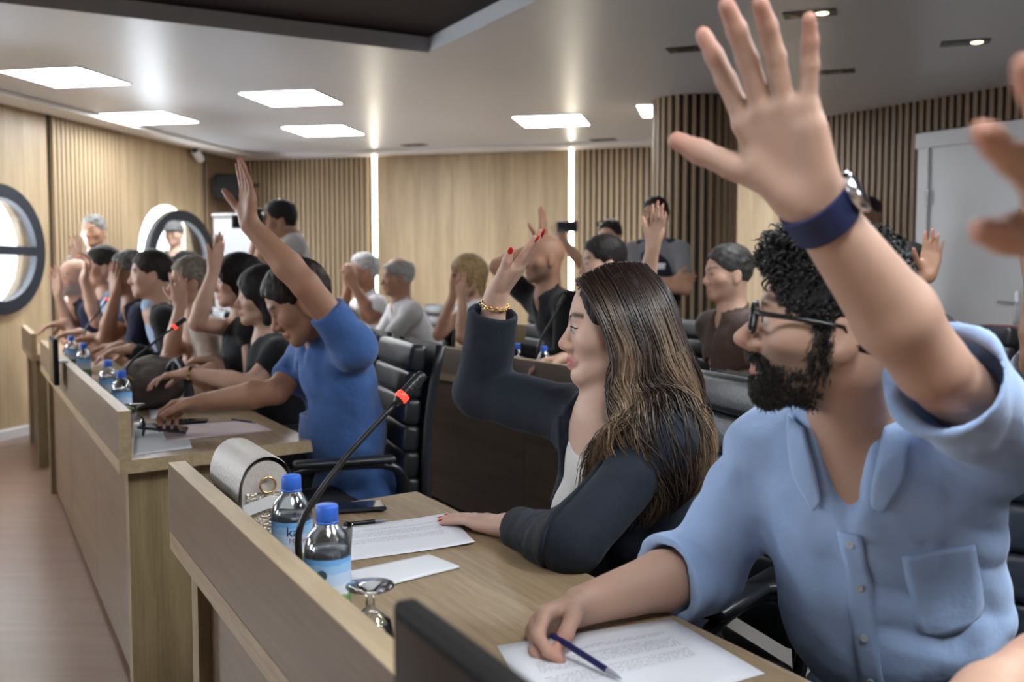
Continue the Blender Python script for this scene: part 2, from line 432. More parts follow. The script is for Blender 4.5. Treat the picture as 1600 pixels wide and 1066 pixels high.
for x, y, d in LIGHTS:
    e = empty('ceiling_light_panel', (x, y, CEIL), ANG12)
    tag(e, 'square white ceiling light panel, ' + d, 'ceiling light', 'square ceiling light panels')
    fr = MB(); s = 0.30
    for bx in ((-s, s, -s, -s + .012, -.008, -.0005), (-s, s, s - .012, s, -.008, -.0005), (-s, -s + .012, -s + .012, s - .012, -.008, -.0005), (s - .012, s, -s + .012, s - .012, -.008, -.0005)): fr.box(*bx)
    fr.build('frame', WHITE, e)
    MB().box(-s + .012, s - .012, -s + .012, s - .012, -.006, -.001).build('diffuser', PANEL, e)
LAMP = mat('downlight_lamp', (1, 1, 1), 0.5, emit=(1.0, 0.78, 0.45), estr=5)
LAMPOFF = mat('downlight_reflector', (0.12, 0.10, 0.07), 0.25, metal=0.9)
for k, (x, y, lit) in enumerate(((1.043, 5.96, 0), (1.515, 5.17, 1), (2.593, 5.798, 1), (2.108, 6.624, 0), (-1.0, 10.3, 0), (0.9, 9.9, 0))):
    e = empty('twin_downlight', (x, y, CEIL), -0.35)
    tag(e, ['twin recessed downlight left of the raised hand with the watch', 'twin recessed downlight with glowing lamps right of the raised fingertips', 'twin recessed downlight with glowing lamp near the top right corner', 'twin recessed downlight above the brown slatted wall', 'twin recessed downlight close to the back wall, left', 'twin recessed downlight close to the back wall, right'][k], 'downlight', 'twin downlights')
    MB().box(-.13, .13, -.065, .065, -.006, -.0005, .003).build('housing', BLACKP, e)
    for sx in (-.062, .062):
        MB().lathe([(0, -.012), (.020, -.010), (.031, -.007), (.033, -.0065)], 18, (sx, 0, 0)).build('lamp', LAMP if (lit and sx > 0) else LAMPOFF, e, smooth=True)
# cctv camera and loudspeaker in the far corner
def cctv():
    p = AT(309, 242, 10.4); e = empty('security_camera', (p.x, p.y, CEIL), 0)
    tag(e, 'small white security camera under the ceiling in the far left corner', 'camera')
    MB().lathe([(0.0, 0), (.05, 0), (.05, -.02), (.015, -.03), (.015, -.06), (0, -.06)], 16).build('mount', WHITE, e, smooth=True)
    MB().lathe([(0, -.1), (.04, -.1), (.045, -.08), (.045, .08), (.03, .1), (0, .1)], 16, (0, 0, -.09), rx(1.2)).build('barrel', WHITE, e, smooth=True)
    MB().lathe([(0, .1), (.03, .101), (.03, .104), (0, .104)], 16, (0, 0, -.09), rx(1.2)).build('lens', BLACKP, e)
cctv()
def speaker():
    p = AT(357, 292, 10.7); e = empty('wall_speaker', p, math.radians(-70)); tag(e, 'black loudspeaker on a bracket in the far left corner', 'loudspeaker')
    MB().box(-.12, .12, -.15, .13, -.13, .13, .03, 3).build('cabinet', mat('matt_black', (.010, .009, .009), .7, spec=.2), e, smooth=True)
    MB().lathe([(0, .0), (.02, .012), (.07, .004), (.085, .012), (.09, 0)], 20, (0, -.15, 0), rx(math.pi / 2)).build('cone', mat('speaker_cone', (.03, .03, .03), .7), e, smooth=True)
    MB().tube([(0, .12, 0), (0, .32, .03)], .02, 8).build('bracket', BLACKP, e)
speaker()
# ================================================================== DESKS
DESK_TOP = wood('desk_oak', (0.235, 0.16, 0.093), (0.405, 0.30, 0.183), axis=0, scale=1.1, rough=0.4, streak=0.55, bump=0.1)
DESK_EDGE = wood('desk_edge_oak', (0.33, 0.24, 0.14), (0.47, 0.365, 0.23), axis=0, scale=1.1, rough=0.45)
DESK_FRONT_SHADED = wood('desk_front_oak_shaded', (0.115, 0.075, 0.046), (0.185, 0.124, 0.077), axis=0, scale=1.0, rough=0.4)  # same oak as the top, the shade on the front put into its colour
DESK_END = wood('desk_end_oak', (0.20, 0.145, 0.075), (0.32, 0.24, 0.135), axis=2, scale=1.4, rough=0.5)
REAR_FRONT_SHADED = wood('rear_front_oak_shaded', (0.085, 0.055, 0.040), (0.13, 0.092, 0.068), axis=0, scale=1.0, rough=0.45)  # second-row front: same wood, its shadow painted in as a darker tone
SK = 0.17
def skp(x0, x1, y0, y1):
    """rectangle whose short sides follow the slightly slanted desk ends; y = -(v - v0)"""
    return [(x0 - SK * y0, y0), (x1 - SK * y0, y0), (x1 - SK * y1, y1), (x0 - SK * y1, y1)]
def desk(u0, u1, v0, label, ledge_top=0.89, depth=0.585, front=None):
    front = front or DESK_FRONT_SHADED
    n = u1 - u0
    e = empty('conference_desk', UV(u0, v0), UANG); tag(e, label, 'desk', 'conference desks')
    def P(nm, poly, z0, z1, m): return MB().prism(poly, z0, z1).build(nm, m, e)
    P('tabletop', skp(0, n, -depth, 0), .712, .75, DESK_TOP)
    P('edge_band', skp(-.002, 0.0, -depth, 0), .712, .75, DESK_EDGE); P('edge_band', skp(n, n + .002, -depth, 0), .712, .75, DESK_EDGE)
    P('edge_band', [(0 + SK * depth, -depth - .002), (n + SK * depth, -depth - .002), (n + SK * depth, -depth), (SK * depth, -depth)], .712, .75, DESK_EDGE)
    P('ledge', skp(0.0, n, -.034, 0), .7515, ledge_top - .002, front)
    P('ledge_cap', skp(0.0, n, -.034, 0), ledge_top - .002, ledge_top, DESK_EDGE)
    P('ledge_end', skp(-.002, 0, -.034, 0), .7515, ledge_top, DESK_EDGE); P('ledge_end', skp(n, n + .002, -.034, 0), .7515, ledge_top, DESK_EDGE)
    k = max(1, round((n - .2) / 1.1)); w = (n - .2) / k
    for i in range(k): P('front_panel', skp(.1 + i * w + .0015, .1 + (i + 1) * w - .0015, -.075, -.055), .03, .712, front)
    for x in (.06, n - .12):
        P('end_panel', skp(x, x + .06, -.29, -.03), 0.0, .712, DESK_END)
    return e
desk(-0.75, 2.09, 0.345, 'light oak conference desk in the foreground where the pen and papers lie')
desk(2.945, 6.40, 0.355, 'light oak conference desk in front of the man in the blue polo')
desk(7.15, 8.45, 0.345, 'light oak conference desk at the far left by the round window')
desk(2.72, 5.30, 2.20, 'desk of the second row, front darkened as in shade, behind the woman in the blazer', depth=.42, front=REAR_FRONT_SHADED)
desk(5.55, 7.6, 3.35, 'light oak desk of the rear row below the back wall', ledge_top=0.93, front=DESK_END)

# displays clipped over the ledges
SCREEN = mat('screen_black', (0.006, 0.006, 0.007), 0.12)
def display(u0, u1, v, z0, z1, label):
    e = empty('name_display', UV(u0, v), UANG); tag(e, label, 'display', 'name displays on the desk ledges')
    n = u1 - u0
    MB().box(0, n, 0, .022, z0, z1, .006, 2).build('housing', mat('matt_black', (.010, .009, .009), .7, spec=.2), e, smooth=False)
    MB().box(.012, n - .012, .0222, .0228, z0 + .012, z1 - .012).build('screen', SCREEN, e)
    MB().box(n * .3, n * .7, -.04, .0, .8915, .90).build('clip', mat('clip_white', (.6, .6, .6), .5), e)
display(0.30, 0.75, 0.318, 0.745, 1.005, 'large black display on the foreground desk ledge at the bottom edge')
display(4.62, 4.86, 0.328, 0.80, 1.00, 'narrow black display on the ledge of the middle desk')

# ================================================================== OFFICE CHAIR
LEATHER = mat('black_leather', (0.014, 0.016, 0.020), 0.36, spec=0.6, bump=(90, 0.25, 0.003, (1, 1, 1)))
DARKMETAL = mat('dark_metal', (0.03, 0.032, 0.036), 0.3, metal=0.7)
def cushion(w, d, h, r=0.03, n=4):
    return MB().box(-w / 2, w / 2, -d / 2, d / 2, -h / 2, h / 2, min(r, h * .48, d * .48), n)
def make_chair():
    e = empty('office_chair')
    s = MB(); s.box(-.25, .25, -.25, .25, .42, .51, .04, 4); s.build('seat', LEATHER, e, smooth=True)
    back = MB()
    nrib = 6
    for k in range(nrib):
        z = .535 + k * .0845; x = -.245 - .035 * (k / nrib) + .02 * math.sin(k / nrib * 3.1); w = .50 - .03 * abs(k - 3.2) / 3
        back.box(-.028, .028, -w / 2, w / 2, -.0435, .0435, .020, 4, ry(-.12), (x, 0, z + .044))
    bo = back.build('backrest', LEATHER, e, smooth=True)
    sh = MB(); pts = []
    for k in range(9):
        t = k / 8; pts.append((-.305 - .05 * t + .02 * math.sin(t * 3.1), .53 + t * .51))
    for a, b in zip(pts[:-1], pts[1:]):
        sh.bm.faces.ensure_lookup_table()
        sh.quad((a[0], -.235, a[1]), (a[0], .235, a[1]), (b[0], .235, b[1]), (b[0], -.235, b[1]))
        sh.quad((a[0] + .022, -.235, a[1]), (b[0] + .022, -.235, b[1]), (b[0] + .022, .235, b[1]), (a[0] + .022, .235, a[1]))
    sh.build('back_shell', LEATHER, e, smooth=True)
    for sy in (-1, 1):
        MB().tube([(x + .02, sy * .245, z) for x, z in pts], .017, 8).build('side_roll', LEATHER, e, smooth=True)
        a = bez([(-.2, sy * .27, .45), (-.21, sy * .29, .60), (-.16, sy * .30, .675), (0, sy * .30, .685), (.14, sy * .30, .675), (.19, sy * .29, .62), (.17, sy * .27, .46)], 24)
        ar = MB().tube(a, .013, 8).build('armrest', DARKMETAL, e, smooth=True)
        MB().box(-.17, .14, sy * .30 - .025, sy * .30 + .025, .69, .71, .009, 2).build('arm_pad', LEATHER, ar, smooth=True)
    MB().lathe([(0, .10), (.028, .10), (.028, .30), (.018, .30), (.018, .42), (0, .42)], 14).build('gas_column', DARKMETAL, e, smooth=True)
    for k in range(5):
        t = 2 * math.pi * k / 5 + .3; c, q = math.cos(t), math.sin(t)
        leg = MB().tube([(0, 0, .12), (c * .16, q * .16, .105), (c * .30, q * .30, .075)], [.028, .022, .016], 8).build('base_leg', DARKMETAL, e, smooth=True)
        cw = MB().lathe([(0, -.022), (.02, -.022), (.028, -.015), (.028, .015), (.02, .022), (0, .022)], 14, (c * .31, q * .31, .029), rzm(t + .6) @ rx(math.pi / 2))
        cw.build('caster', BLACKP, leg, smooth=True)
    return e
CHAIR = make_chair(); kids(CHAIR)
_first_chair = [True]
def chair(x, y, ang, label):
    global CHAIR
    if _first_chair[0]: c = CHAIR; _first_chair[0] = False
    else: c = copy_tree(CHAIR)
    c.location = (x, y, 0.0065); c.rotation_euler = (0, 0, ang)
    tag(c, label, 'chair', 'black office chairs')
    return c
# ================================================================== PEOPLE: distance fields turned into meshes
def V3(*a): return np.array(a, dtype=np.float64)
def nrm(v): v = np.asarray(v, float); return v / (np.linalg.norm(v) + 1e-12)
def npv(v): return np.array([v[0], v[1], v[2]], float)
_H = RNG.random((32, 32, 32)).astype(np.float32)
def vnoise(p, f):
    q = p * f; i = np.floor(q).astype(int); t = q - i; t = t * t * (3 - 2 * t); i &= 31; j = (i + 1) & 31
    a = lambda x, y, z: _H[x[:, 0], y[:, 1], z[:, 2]]
    x0 = a(i, i, i) * (1 - t[:, 0]) + a(j, i, i) * t[:, 0]; x1 = a(i, j, i) * (1 - t[:, 0]) + a(j, j, i) * t[:, 0]
    x2 = a(i, i, j) * (1 - t[:, 0]) + a(j, i, j) * t[:, 0]; x3 = a(i, j, j) * (1 - t[:, 0]) + a(j, j, j) * t[:, 0]
    y0 = x0 * (1 - t[:, 1]) + x1 * t[:, 1]; y1 = x2 * (1 - t[:, 1]) + x3 * t[:, 1]
    return (y0 * (1 - t[:, 2]) + y1 * t[:, 2]) * 2 - 1

class Field:
    def __init__(s, lo, hi, h):
        s.h = h; s.lo = np.asarray(lo, float) - 2 * h
        s.n = np.ceil((np.asarray(hi, float) + 2 * h - s.lo) / h).astype(int) + 1
        s.d = np.full(tuple(s.n), 1.0, np.float32)
    def _win(s, lo, hi):
        a = np.clip(np.floor((np.asarray(lo) - s.lo) / s.h).astype(int), 0, s.n); b = np.clip(np.ceil((np.asarray(hi) - s.lo) / s.h).astype(int) + 1, 0, s.n)
        if np.any(b <= a): return None
        sl = tuple(slice(a[k], b[k]) for k in range(3))
        ax = [(s.lo[k] + s.h * np.arange(a[k], b[k])).astype(np.float32) for k in range(3)]
        return sl, ax[0][:, None, None], ax[1][None, :, None], ax[2][None, None, :]
    def _apply(s, lo, hi, fn, k, op):
        w = s._win(lo, hi)
        if w is None: return
        sl, X, Y, Z = w; a = s.d[sl]; b = fn(X, Y, Z).astype(np.float32)
        if op == 'add':
            if k > 0:
                hh = np.maximum(k - np.abs(a - b), 0) / k; s.d[sl] = np.minimum(a, b) - hh * hh * k * 0.25
            else: s.d[sl] = np.minimum(a, b)
        else:
            b = -b if op == 'cut' else b
            if k > 0:
                hh = np.maximum(k - np.abs(a - b), 0) / k; s.d[sl] = np.maximum(a, b) + hh * hh * k * 0.25
            else: s.d[sl] = np.maximum(a, b)
    def cone(s, a, b, ra, rb, k=0.0, op='add'):
        a = np.asarray(a, float); b = np.asarray(b, float); m = max(ra, rb) + k + 2.5 * s.h; ba = b - a; L2 = max(ba @ ba, 1e-9)
        def fn(X, Y, Z):
            t = np.clip(((X - a[0]) * ba[0] + (Y - a[1]) * ba[1] + (Z - a[2]) * ba[2]) / L2, 0, 1)
            return np.sqrt((X - a[0] - ba[0] * t) ** 2 + (Y - a[1] - ba[1] * t) ** 2 + (Z - a[2] - ba[2] * t) ** 2) - (ra + (rb - ra) * t)
        s._apply(np.minimum(a, b) - m, np.maximum(a, b) + m, fn, k, op)
    def chain(s, pts, rs, k=0.0, op='add'):
        for p, q, r0, r1 in zip(pts[:-1], pts[1:], rs[:-1], rs[1:]): s.cone(p, q, r0, r1, k, op)
    def ell(s, c, r, R=None, k=0.0, op='add'):
        c = np.asarray(c, float); r = np.asarray(r, float); R = np.eye(3) if R is None else np.asarray(R); m = r.max() + k + 2.5 * s.h
        def fn(X, Y, Z):
            x, y, z = X - c[0], Y - c[1], Z - c[2]
            q = [x * R[0, i] + y * R[1, i] + z * R[2, i] for i in range(3)]
            k0 = np.sqrt((q[0] / r[0]) ** 2 + (q[1] / r[1]) ** 2 + (q[2] / r[2]) ** 2)
            k1 = np.sqrt((q[0] / r[0] ** 2) ** 2 + (q[1] / r[1] ** 2) ** 2 + (q[2] / r[2] ** 2) ** 2) + 1e-9
            return k0 * (k0 - 1) / k1
        s._apply(c - m, c + m, fn, k, op)
    def plane(s, p, n, k=0.0, lo=None, hi=None):
        """remove everything on the side the normal points to"""
        p = np.asarray(p, float); n = nrm(n)
        lo = s.lo if lo is None else lo; hi = s.lo + s.n * s.h if hi is None else hi
        s._apply(lo, hi, lambda X, Y, Z: (X - p[0]) * n[0] + (Y - p[1]) * n[1] + (Z - p[2]) * n[2], k, 'int')
    def mesh(s):
        d = s.d; ins = d < 0; nx, ny, nz = d.shape
        cnt = np.zeros((nx - 1, ny - 1, nz - 1), np.int8)
        for i in (0, 1):
            for j in (0, 1):
                for k in (0, 1): cnt += ins[i:nx - 1 + i, j:ny - 1 + j, k:nz - 1 + k]
        act = (cnt > 0) & (cnt < 8); I, J, K = np.nonzero(act); n = len(I)
        idx = np.full(act.shape, -1, np.int64); idx[I, J, K] = np.arange(n)
        acc = np.zeros((n, 3)); num = np.zeros(n); crn = np.array([[i, j, k] for i in (0, 1) for j in (0, 1) for k in (0, 1)])
        val = np.stack([d[I + c[0], J + c[1], K + c[2]] for c in crn], 1).astype(np.float64)
        for a in range(8):
            for b in range(a + 1, 8):
                if np.abs(crn[a] - crn[b]).sum() != 1: continue
                va, vb = val[:, a], val[:, b]; x = (va < 0) != (vb < 0)
                t = np.where(x, va / np.where(x, va - vb, 1), 0)
                acc += np.where(x[:, None], crn[a] + (crn[b] - crn[a]) * t[:, None], 0); num += x
        v = (np.stack([I, J, K], 1) + acc / num[:, None]) * s.h + s.lo
        F = []
        for ax in range(3):
            sl0 = [slice(1, -1)] * 3; sl1 = [slice(1, -1)] * 3; sl0[ax] = slice(0, -1); sl1[ax] = slice(1, None)
            p = ins[tuple(sl0)]; q = ins[tuple(sl1)]; X = np.nonzero(p != q); base = [X[k] + (0 if k == ax else 1) for k in range(3)]
            flip = ~p[X]; u, w = (ax + 1) % 3, (ax + 2) % 3
            def cell(du, dw):
                c = list(base); c[u] = c[u] - du; c[w] = c[w] - dw; return idx[c[0], c[1], c[2]]
            Q = np.stack([cell(0, 0), cell(1, 0), cell(1, 1), cell(0, 1)], 1)
            Q[flip] = Q[flip][:, ::-1]; F.append(Q)
        F = np.concatenate(F); F = F[(F >= 0).all(1)]
        return v, F
def smooth_mesh(v, F, it=1, lam=0.5):
    e = np.concatenate([F[:, [0, 1]], F[:, [1, 2]], F[:, [2, 3]], F[:, [3, 0]]])
    for _ in range(it):
        acc = np.zeros_like(v); c = np.zeros(len(v))
        for k in range(3):
            acc[:, k] = np.bincount(e[:, 0], v[e[:, 1], k], len(v)) + np.bincount(e[:, 1], v[e[:, 0], k], len(v))
        c = np.bincount(e[:, 0], minlength=len(v)) + np.bincount(e[:, 1], minlength=len(v))
        v = v + lam * (acc / np.maximum(c, 1)[:, None] - v)
    return v
def vnormals(v, F):
    n = np.cross(v[F[:, 2]] - v[F[:, 0]], v[F[:, 3]] - v[F[:, 1]]); out = np.zeros_like(v)
    for k in range(3):
        for c in range(4): out[:, k] += np.bincount(F[:, c], n[:, k], len(v))
    return out / (np.linalg.norm(out, axis=1)[:, None] + 1e-12)
def npmesh(name, v, F, m, parent=None, col=None, org=(0, 0, 0)):
    me = bpy.data.meshes.new(name); v = np.asarray(v) - np.asarray(org)
    me.vertices.add(len(v)); me.vertices.foreach_set('co', v.astype(np.float32).ravel())
    F = np.asarray(F); w = F.shape[1]
    me.loops.add(F.size); me.loops.foreach_set('vertex_index', F.astype(np.int32).ravel())
    me.polygons.add(len(F)); me.polygons.foreach_set('loop_start', (np.arange(len(F)) * w).astype(np.int32))
    me.polygons.foreach_set('use_smooth', np.ones(len(F), bool))
    if col is not None:
        a = me.attributes.new('Col', 'FLOAT_COLOR', 'POINT')
        a.data.foreach_set('color', np.concatenate([col, np.ones((len(v), 1))], 1).astype(np.float32).ravel())
    me.update(calc_edges=True)
    return link(name, me, m, parent)

SKIN = mat('skin', (0.5, 0.3, 0.2), 0.48, spec=0.35, attr=True, sss=0.06, bump=(420, 0.10, 0.0015, (1, 1, 1)))
HAIRM = mat('hair', (0.02, 0.015, 0.012), 0.55, spec=0.25, attr=True, bump=(160, 0.7, 0.004, (1, 1, 0.12)))
STRANDM = mat('hair_strands', (0.02, 0.015, 0.012), 0.36, spec=0.55, attr=True)
EYEW = mat('eye_white', (0.46, 0.42, 0.40), 0.25)
IRIS = mat('iris_brown', (0.03, 0.016, 0.008), 0.15)
NAIL = mat('red_nail', (0.55, 0.012, 0.018), 0.2)
NAILN = mat('nail', (0.50, 0.30, 0.23), 0.35)
SHOE = mat('shoe_black', (0.015, 0.014, 0.014), 0.4)
def cloth(name, col, rough=0.85, sheen=0.15, sc=14, st=0.5):
    return mat('cloth_' + name, col, rough, spec=0.2, sheen=sheen, bump=(sc, st, 0.02, (1, 1, 1)))

def frame(ang, pitch=0.0, roll=0.0):
    """columns right, forward, up; ang in degrees in the ground plane"""
    a = math.radians(ang); F = V3(math.cos(a), math.sin(a), 0); U = V3(0, 0, 1); Rr = np.cross(F, U)
    p = math.radians(pitch); F2 = F * math.cos(p) + U * math.sin(p); U2 = np.cross(Rr, F2)
    r = math.radians(roll); R2 = Rr * math.cos(r) + U2 * math.sin(r); U3 = np.cross(R2, F2)
    return np.stack([R2, F2, U3], 1)

def head_sdf(f, c, R, s, fem=False, fine=False, nose=1.0, neck=None, chin=0.0):
    W = lambda x, y, z: c + R @ (V3(x, y, z) * s)
    E = lambda p, r, k, op='add': f.ell(W(*p), V3(*r) * s, R, k * s, op)
    Cn = lambda p, q, r0, r1, k, op='add': f.cone(W(*p), W(*q), r0 * s, r1 * s, k * s, op)
    jw = 0.93 if fem else 1.0
    E((0, -.008, .030), (.076, .098, .089), 0)
    E((0, .020, -.033), (.0625 * jw, .066, .075), .03)
    for q in (-1, 1):
        Cn((q * .050 * jw, .0, -.060), (q * .015, .062, -.094), .018, .016, .025)
        E((q * .044, .050, -.022), (.026, .026, .024), .025)
    E((0, .066 + chin, -.098), (.021 if not fem else .018, .021, .019), .02)
    Cn((-.036, .077, .021), (.036, .077, .021), .012 if not fem else .009, .012 if not fem else .009, .018)
    # eye sockets, then lids
    for q in (-1, 1):
        E((q * .033, .104, -.001), (.021, .019, .015), .012, 'cut')
        E((q * .031, .0745, -.001), (.0155, .0145, .0125), .006)
        if fine: E((q * .0315, .092, -.002), (.0125, .009, .0034), .002, 'cut')
    # nose
    nl = nose
    Cn((0, .082, .008), (0, .089 + .0155 * nl, -.033), .0075, .0115, .012)
    for q in (-1, 1): E((q * .0115, .093, -.0385), (.0085, .0105, .0075), .006)
    Cn((0, .092 + .009 * nl, -.040), (0, .090, -.050), .0065, .006, .006)
    # mouth
    lp = 1.2 if fem else 1.0
    for q in (-1, 1):
        Cn((q * .021, .080, -.0655), (0, .0905, -.0625), .004, .0058 * lp, .005)
        Cn((q * .018, .080, -.0735), (0, .0895, -.0758), .004, .0066 * lp, .005)
    if fine:
        for q in (-1, 1): Cn((q * .023, .086, -.0690), (0, .0985, -.0690), .0012, .0012, .003, 'cut')
        for q in (-1, 1): E((q * .0065, .098, -.0455), (.0035, .005, .003), .002, 'cut')
    # ears
    for q in (-1, 1):
        E((q * .0775, -.014, -.012), (.0095, .019, .032), .008)
        E((q * .088, -.008, -.008), (.008, .010, .019), .004, 'cut')
        E((q * .0765, -.006, -.036), (.008, .009, .010), .006)
    nb = neck if neck is not None else W(0, -.035, -.185)
    nr = .047 if fem else .056
    f.cone(W(0, -.026, -.05), nb, nr * s, (nr + .006) * s, .03 * s)

def head_local(v, c, R, s): return ((v - c) @ R) / s
def skin_colors(v, base, c, R, s, fem=False, brow=(0.02, 0.013, 0.01), lips=None, eyes=True, stubble=0.0, beard_col=(0.03, 0.022, 0.018), brow_on=True):
    q = head_local(v, c, R, s); base = np.asarray(base, float)
    col = np.tile(base, (len(v), 1)); n = vnoise(v, 28.0)[:, None] * 0.05 + vnoise(v, 9.0)[:, None] * 0.06
    col = col * (1 + n)
    x, y, z = np.abs(q[:, 0]), q[:, 1], q[:, 2]
    def mix(m, cc):
        nonlocal col
        col = col * (1 - m[:, None]) + np.asarray(cc) * m[:, None]
    inh = (np.abs(z) < .16) & (np.abs(y) < .15) & (x < .12)
    red = np.exp(-((x / .02) ** 2 + ((y - .11) / .02) ** 2 + ((z + .034) / .014) ** 2)) + .6 * np.exp(-(((x - .045) / .02) ** 2 + ((y - .07) / .03) ** 2 + ((z + .03) / .02) ** 2))
    mix(np.clip(red * .35, 0, 1) * inh, base * V3(1.1, .72, .68))
    if stubble > 0:
        b = np.clip((-.030 - z + .55 * np.maximum(.02 - y, 0) * 0 - .35 * np.maximum(0, .052 - x) * (y > .06)) / .012, 0, 1) * np.clip((z + .125) / .01, 0, 1) * np.clip((y + .02) / .02, 0, 1)
        lipz = np.exp(-((x / .022) ** 4 + ((z + .069) / .0085) ** 4))
        mix(b * (1 - lipz) * stubble * (y > -.02) * inh, beard_col)
    lp = lips if lips is not None else base * V3(.95, .62, .60)
    mix(np.clip(1.4 * np.exp(-((x / .021) ** 4 + ((z + .069) / .0095) ** 4)) * (y > .07), 0, 1) * inh, lp)
    if brow_on:
        bz = .021 + .010 * np.sin(np.clip((x - .012) / .042, 0, 1) * 2.4) - .004
        mix(np.clip(np.exp(-(((z - bz) / .0048) ** 4)) * (x > .011) * (x < .052) * (y > .045), 0, 1) * inh * .85, brow)
    if eyes:
        mix(np.clip(np.exp(-(((x - .032) / .013) ** 4 + ((z + .001) / .0055) ** 4)) * (y > .05), 0, 1) * inh * .8, (.03, .02, .016))
    return np.clip(col, 0, 1)

def hand_sdf(f, w, fd, pn, side, s=1.0, curl=(8, 8, 8, 8), spread=6.0, thumb=(45, 20, 10), fat=1.0, wristr=.026, arm=None):
    """w wrist; fd finger direction; pn palm normal; side +1 right hand, -1 left; curl in degrees per joint; returns the tips"""
    fd = nrm(fd); pn = nrm(pn - fd * (pn @ fd)); sd = np.cross(fd, pn) * side      # towards the thumb
    tips = []
    P = lambda a, b, c: w + (sd * a + fd * b + pn * c) * s
    # palm as a fan of metacarpals
    mc = [(.030, .088), (.0095, .092), (-.0115, .088), (-.031, .080)]
    for (a, b), r in zip(mc, (.0135, .0135, .013, .012)):
        f.cone(P(a * .45, .012, 0), P(a, b, 0), .0165 * s * fat, r * s * fat, .012 * s)
    f.cone(P(-.022, .02, .006), P(-.03, .06, .005), .013 * s * fat, .011 * s * fat, .012 * s)     # heel of the hand
    f.cone(P(.018, .018, .008), P(.033, .048, .009), .016 * s * fat, .013 * s * fat, .014 * s)    # ball of the thumb
    f.ell(P(0, 0, 0), V3(.030, .026, .021) * s * fat, np.stack([sd, fd, pn], 1), .014 * s)
    ln = [(.044, .026, .022), (.049, .030, .024), (.046, .028, .023), (.036, .021, .020)]
    rad = [.0095, .0098, .0092, .0080]
    for i in range(4):
        a, b = mc[i]; p = P(a, b, 0); sp = math.radians(spread[i] if isinstance(spread, (list, tuple)) else (1.5 - i) * spread)
        d = nrm(fd * math.cos(sp) + sd * math.sin(sp)); cu = curl[i]; cu = cu if isinstance(cu, (tuple, list)) else (cu, cu * 1.3, cu * .9)
        ax = nrm(np.cross(d, pn)); nn = pn
        ang = 0; pts = [p]; rr = [rad[i] * 1.12]
        for L, c, k in zip(ln[i], cu, range(3)):
            ang += math.radians(c); dd = d * math.cos(ang) + nn * math.sin(ang)
            p = p + dd * L * s; pts.append(p); rr.append(rad[i] * (1.0, .92, .80)[k])
        f.chain(pts, [q * s * fat for q in rr], .004 * s)
        tips.append((pts[-1], nrm(pts[-1] - pts[-2]), nrm(-(nn * math.cos(ang) - d * math.sin(ang)))))
    ta, tb, tc = [math.radians(q) for q in thumb]        # out angle, towards palm, bend
    p = P(.026, .030, .006); d = nrm(fd * math.cos(ta) + sd * math.sin(ta)); d = nrm(d * math.cos(tb) + pn * math.sin(tb))
    inn = nrm(fd * .8 + pn * .5 - sd * .25); inn = nrm(inn - d * (inn @ d))
    pts = [p]; rr = [.0155]; ang = 0
    for L, k in zip((.040, .034, .026), range(3)):
        ang += tc * (0, 1, 1)[k]; dd = d * math.cos(ang) + inn * math.sin(ang); p = p + dd * L * s; pts.append(p); rr.append((.0125, .0115, .0090)[k])
    f.chain(pts, [q * s * fat for q in rr], .006 * s)
    tips.append((pts[-1], nrm(pts[-1] - pts[-2]), nrm(sd)))
    return tips

def ik(a, b, l1, l2, hint):
    a, b = np.asarray(a, float), np.asarray(b, float); d = b - a; L = min(np.linalg.norm(d), (l1 + l2) * .995); u = nrm(d)
    x = (l1 * l1 - l2 * l2 + L * L) / (2 * L); hgt = math.sqrt(max(l1 * l1 - x * x, 0)); hd = np.asarray(hint, float); hd = nrm(hd - u * (hd @ u))
    return a + u * x + hd * hgt, a + u * L

SKIN_TONES = {'fair': (0.52, 0.325, 0.24), 'mid': (0.43, 0.25, 0.17), 'tan': (0.36, 0.195, 0.125), 'pale': (0.56, 0.37, 0.29), 'dark': (0.24, 0.125, 0.08)}
CLOTHS = {}
PEOPLE = {}

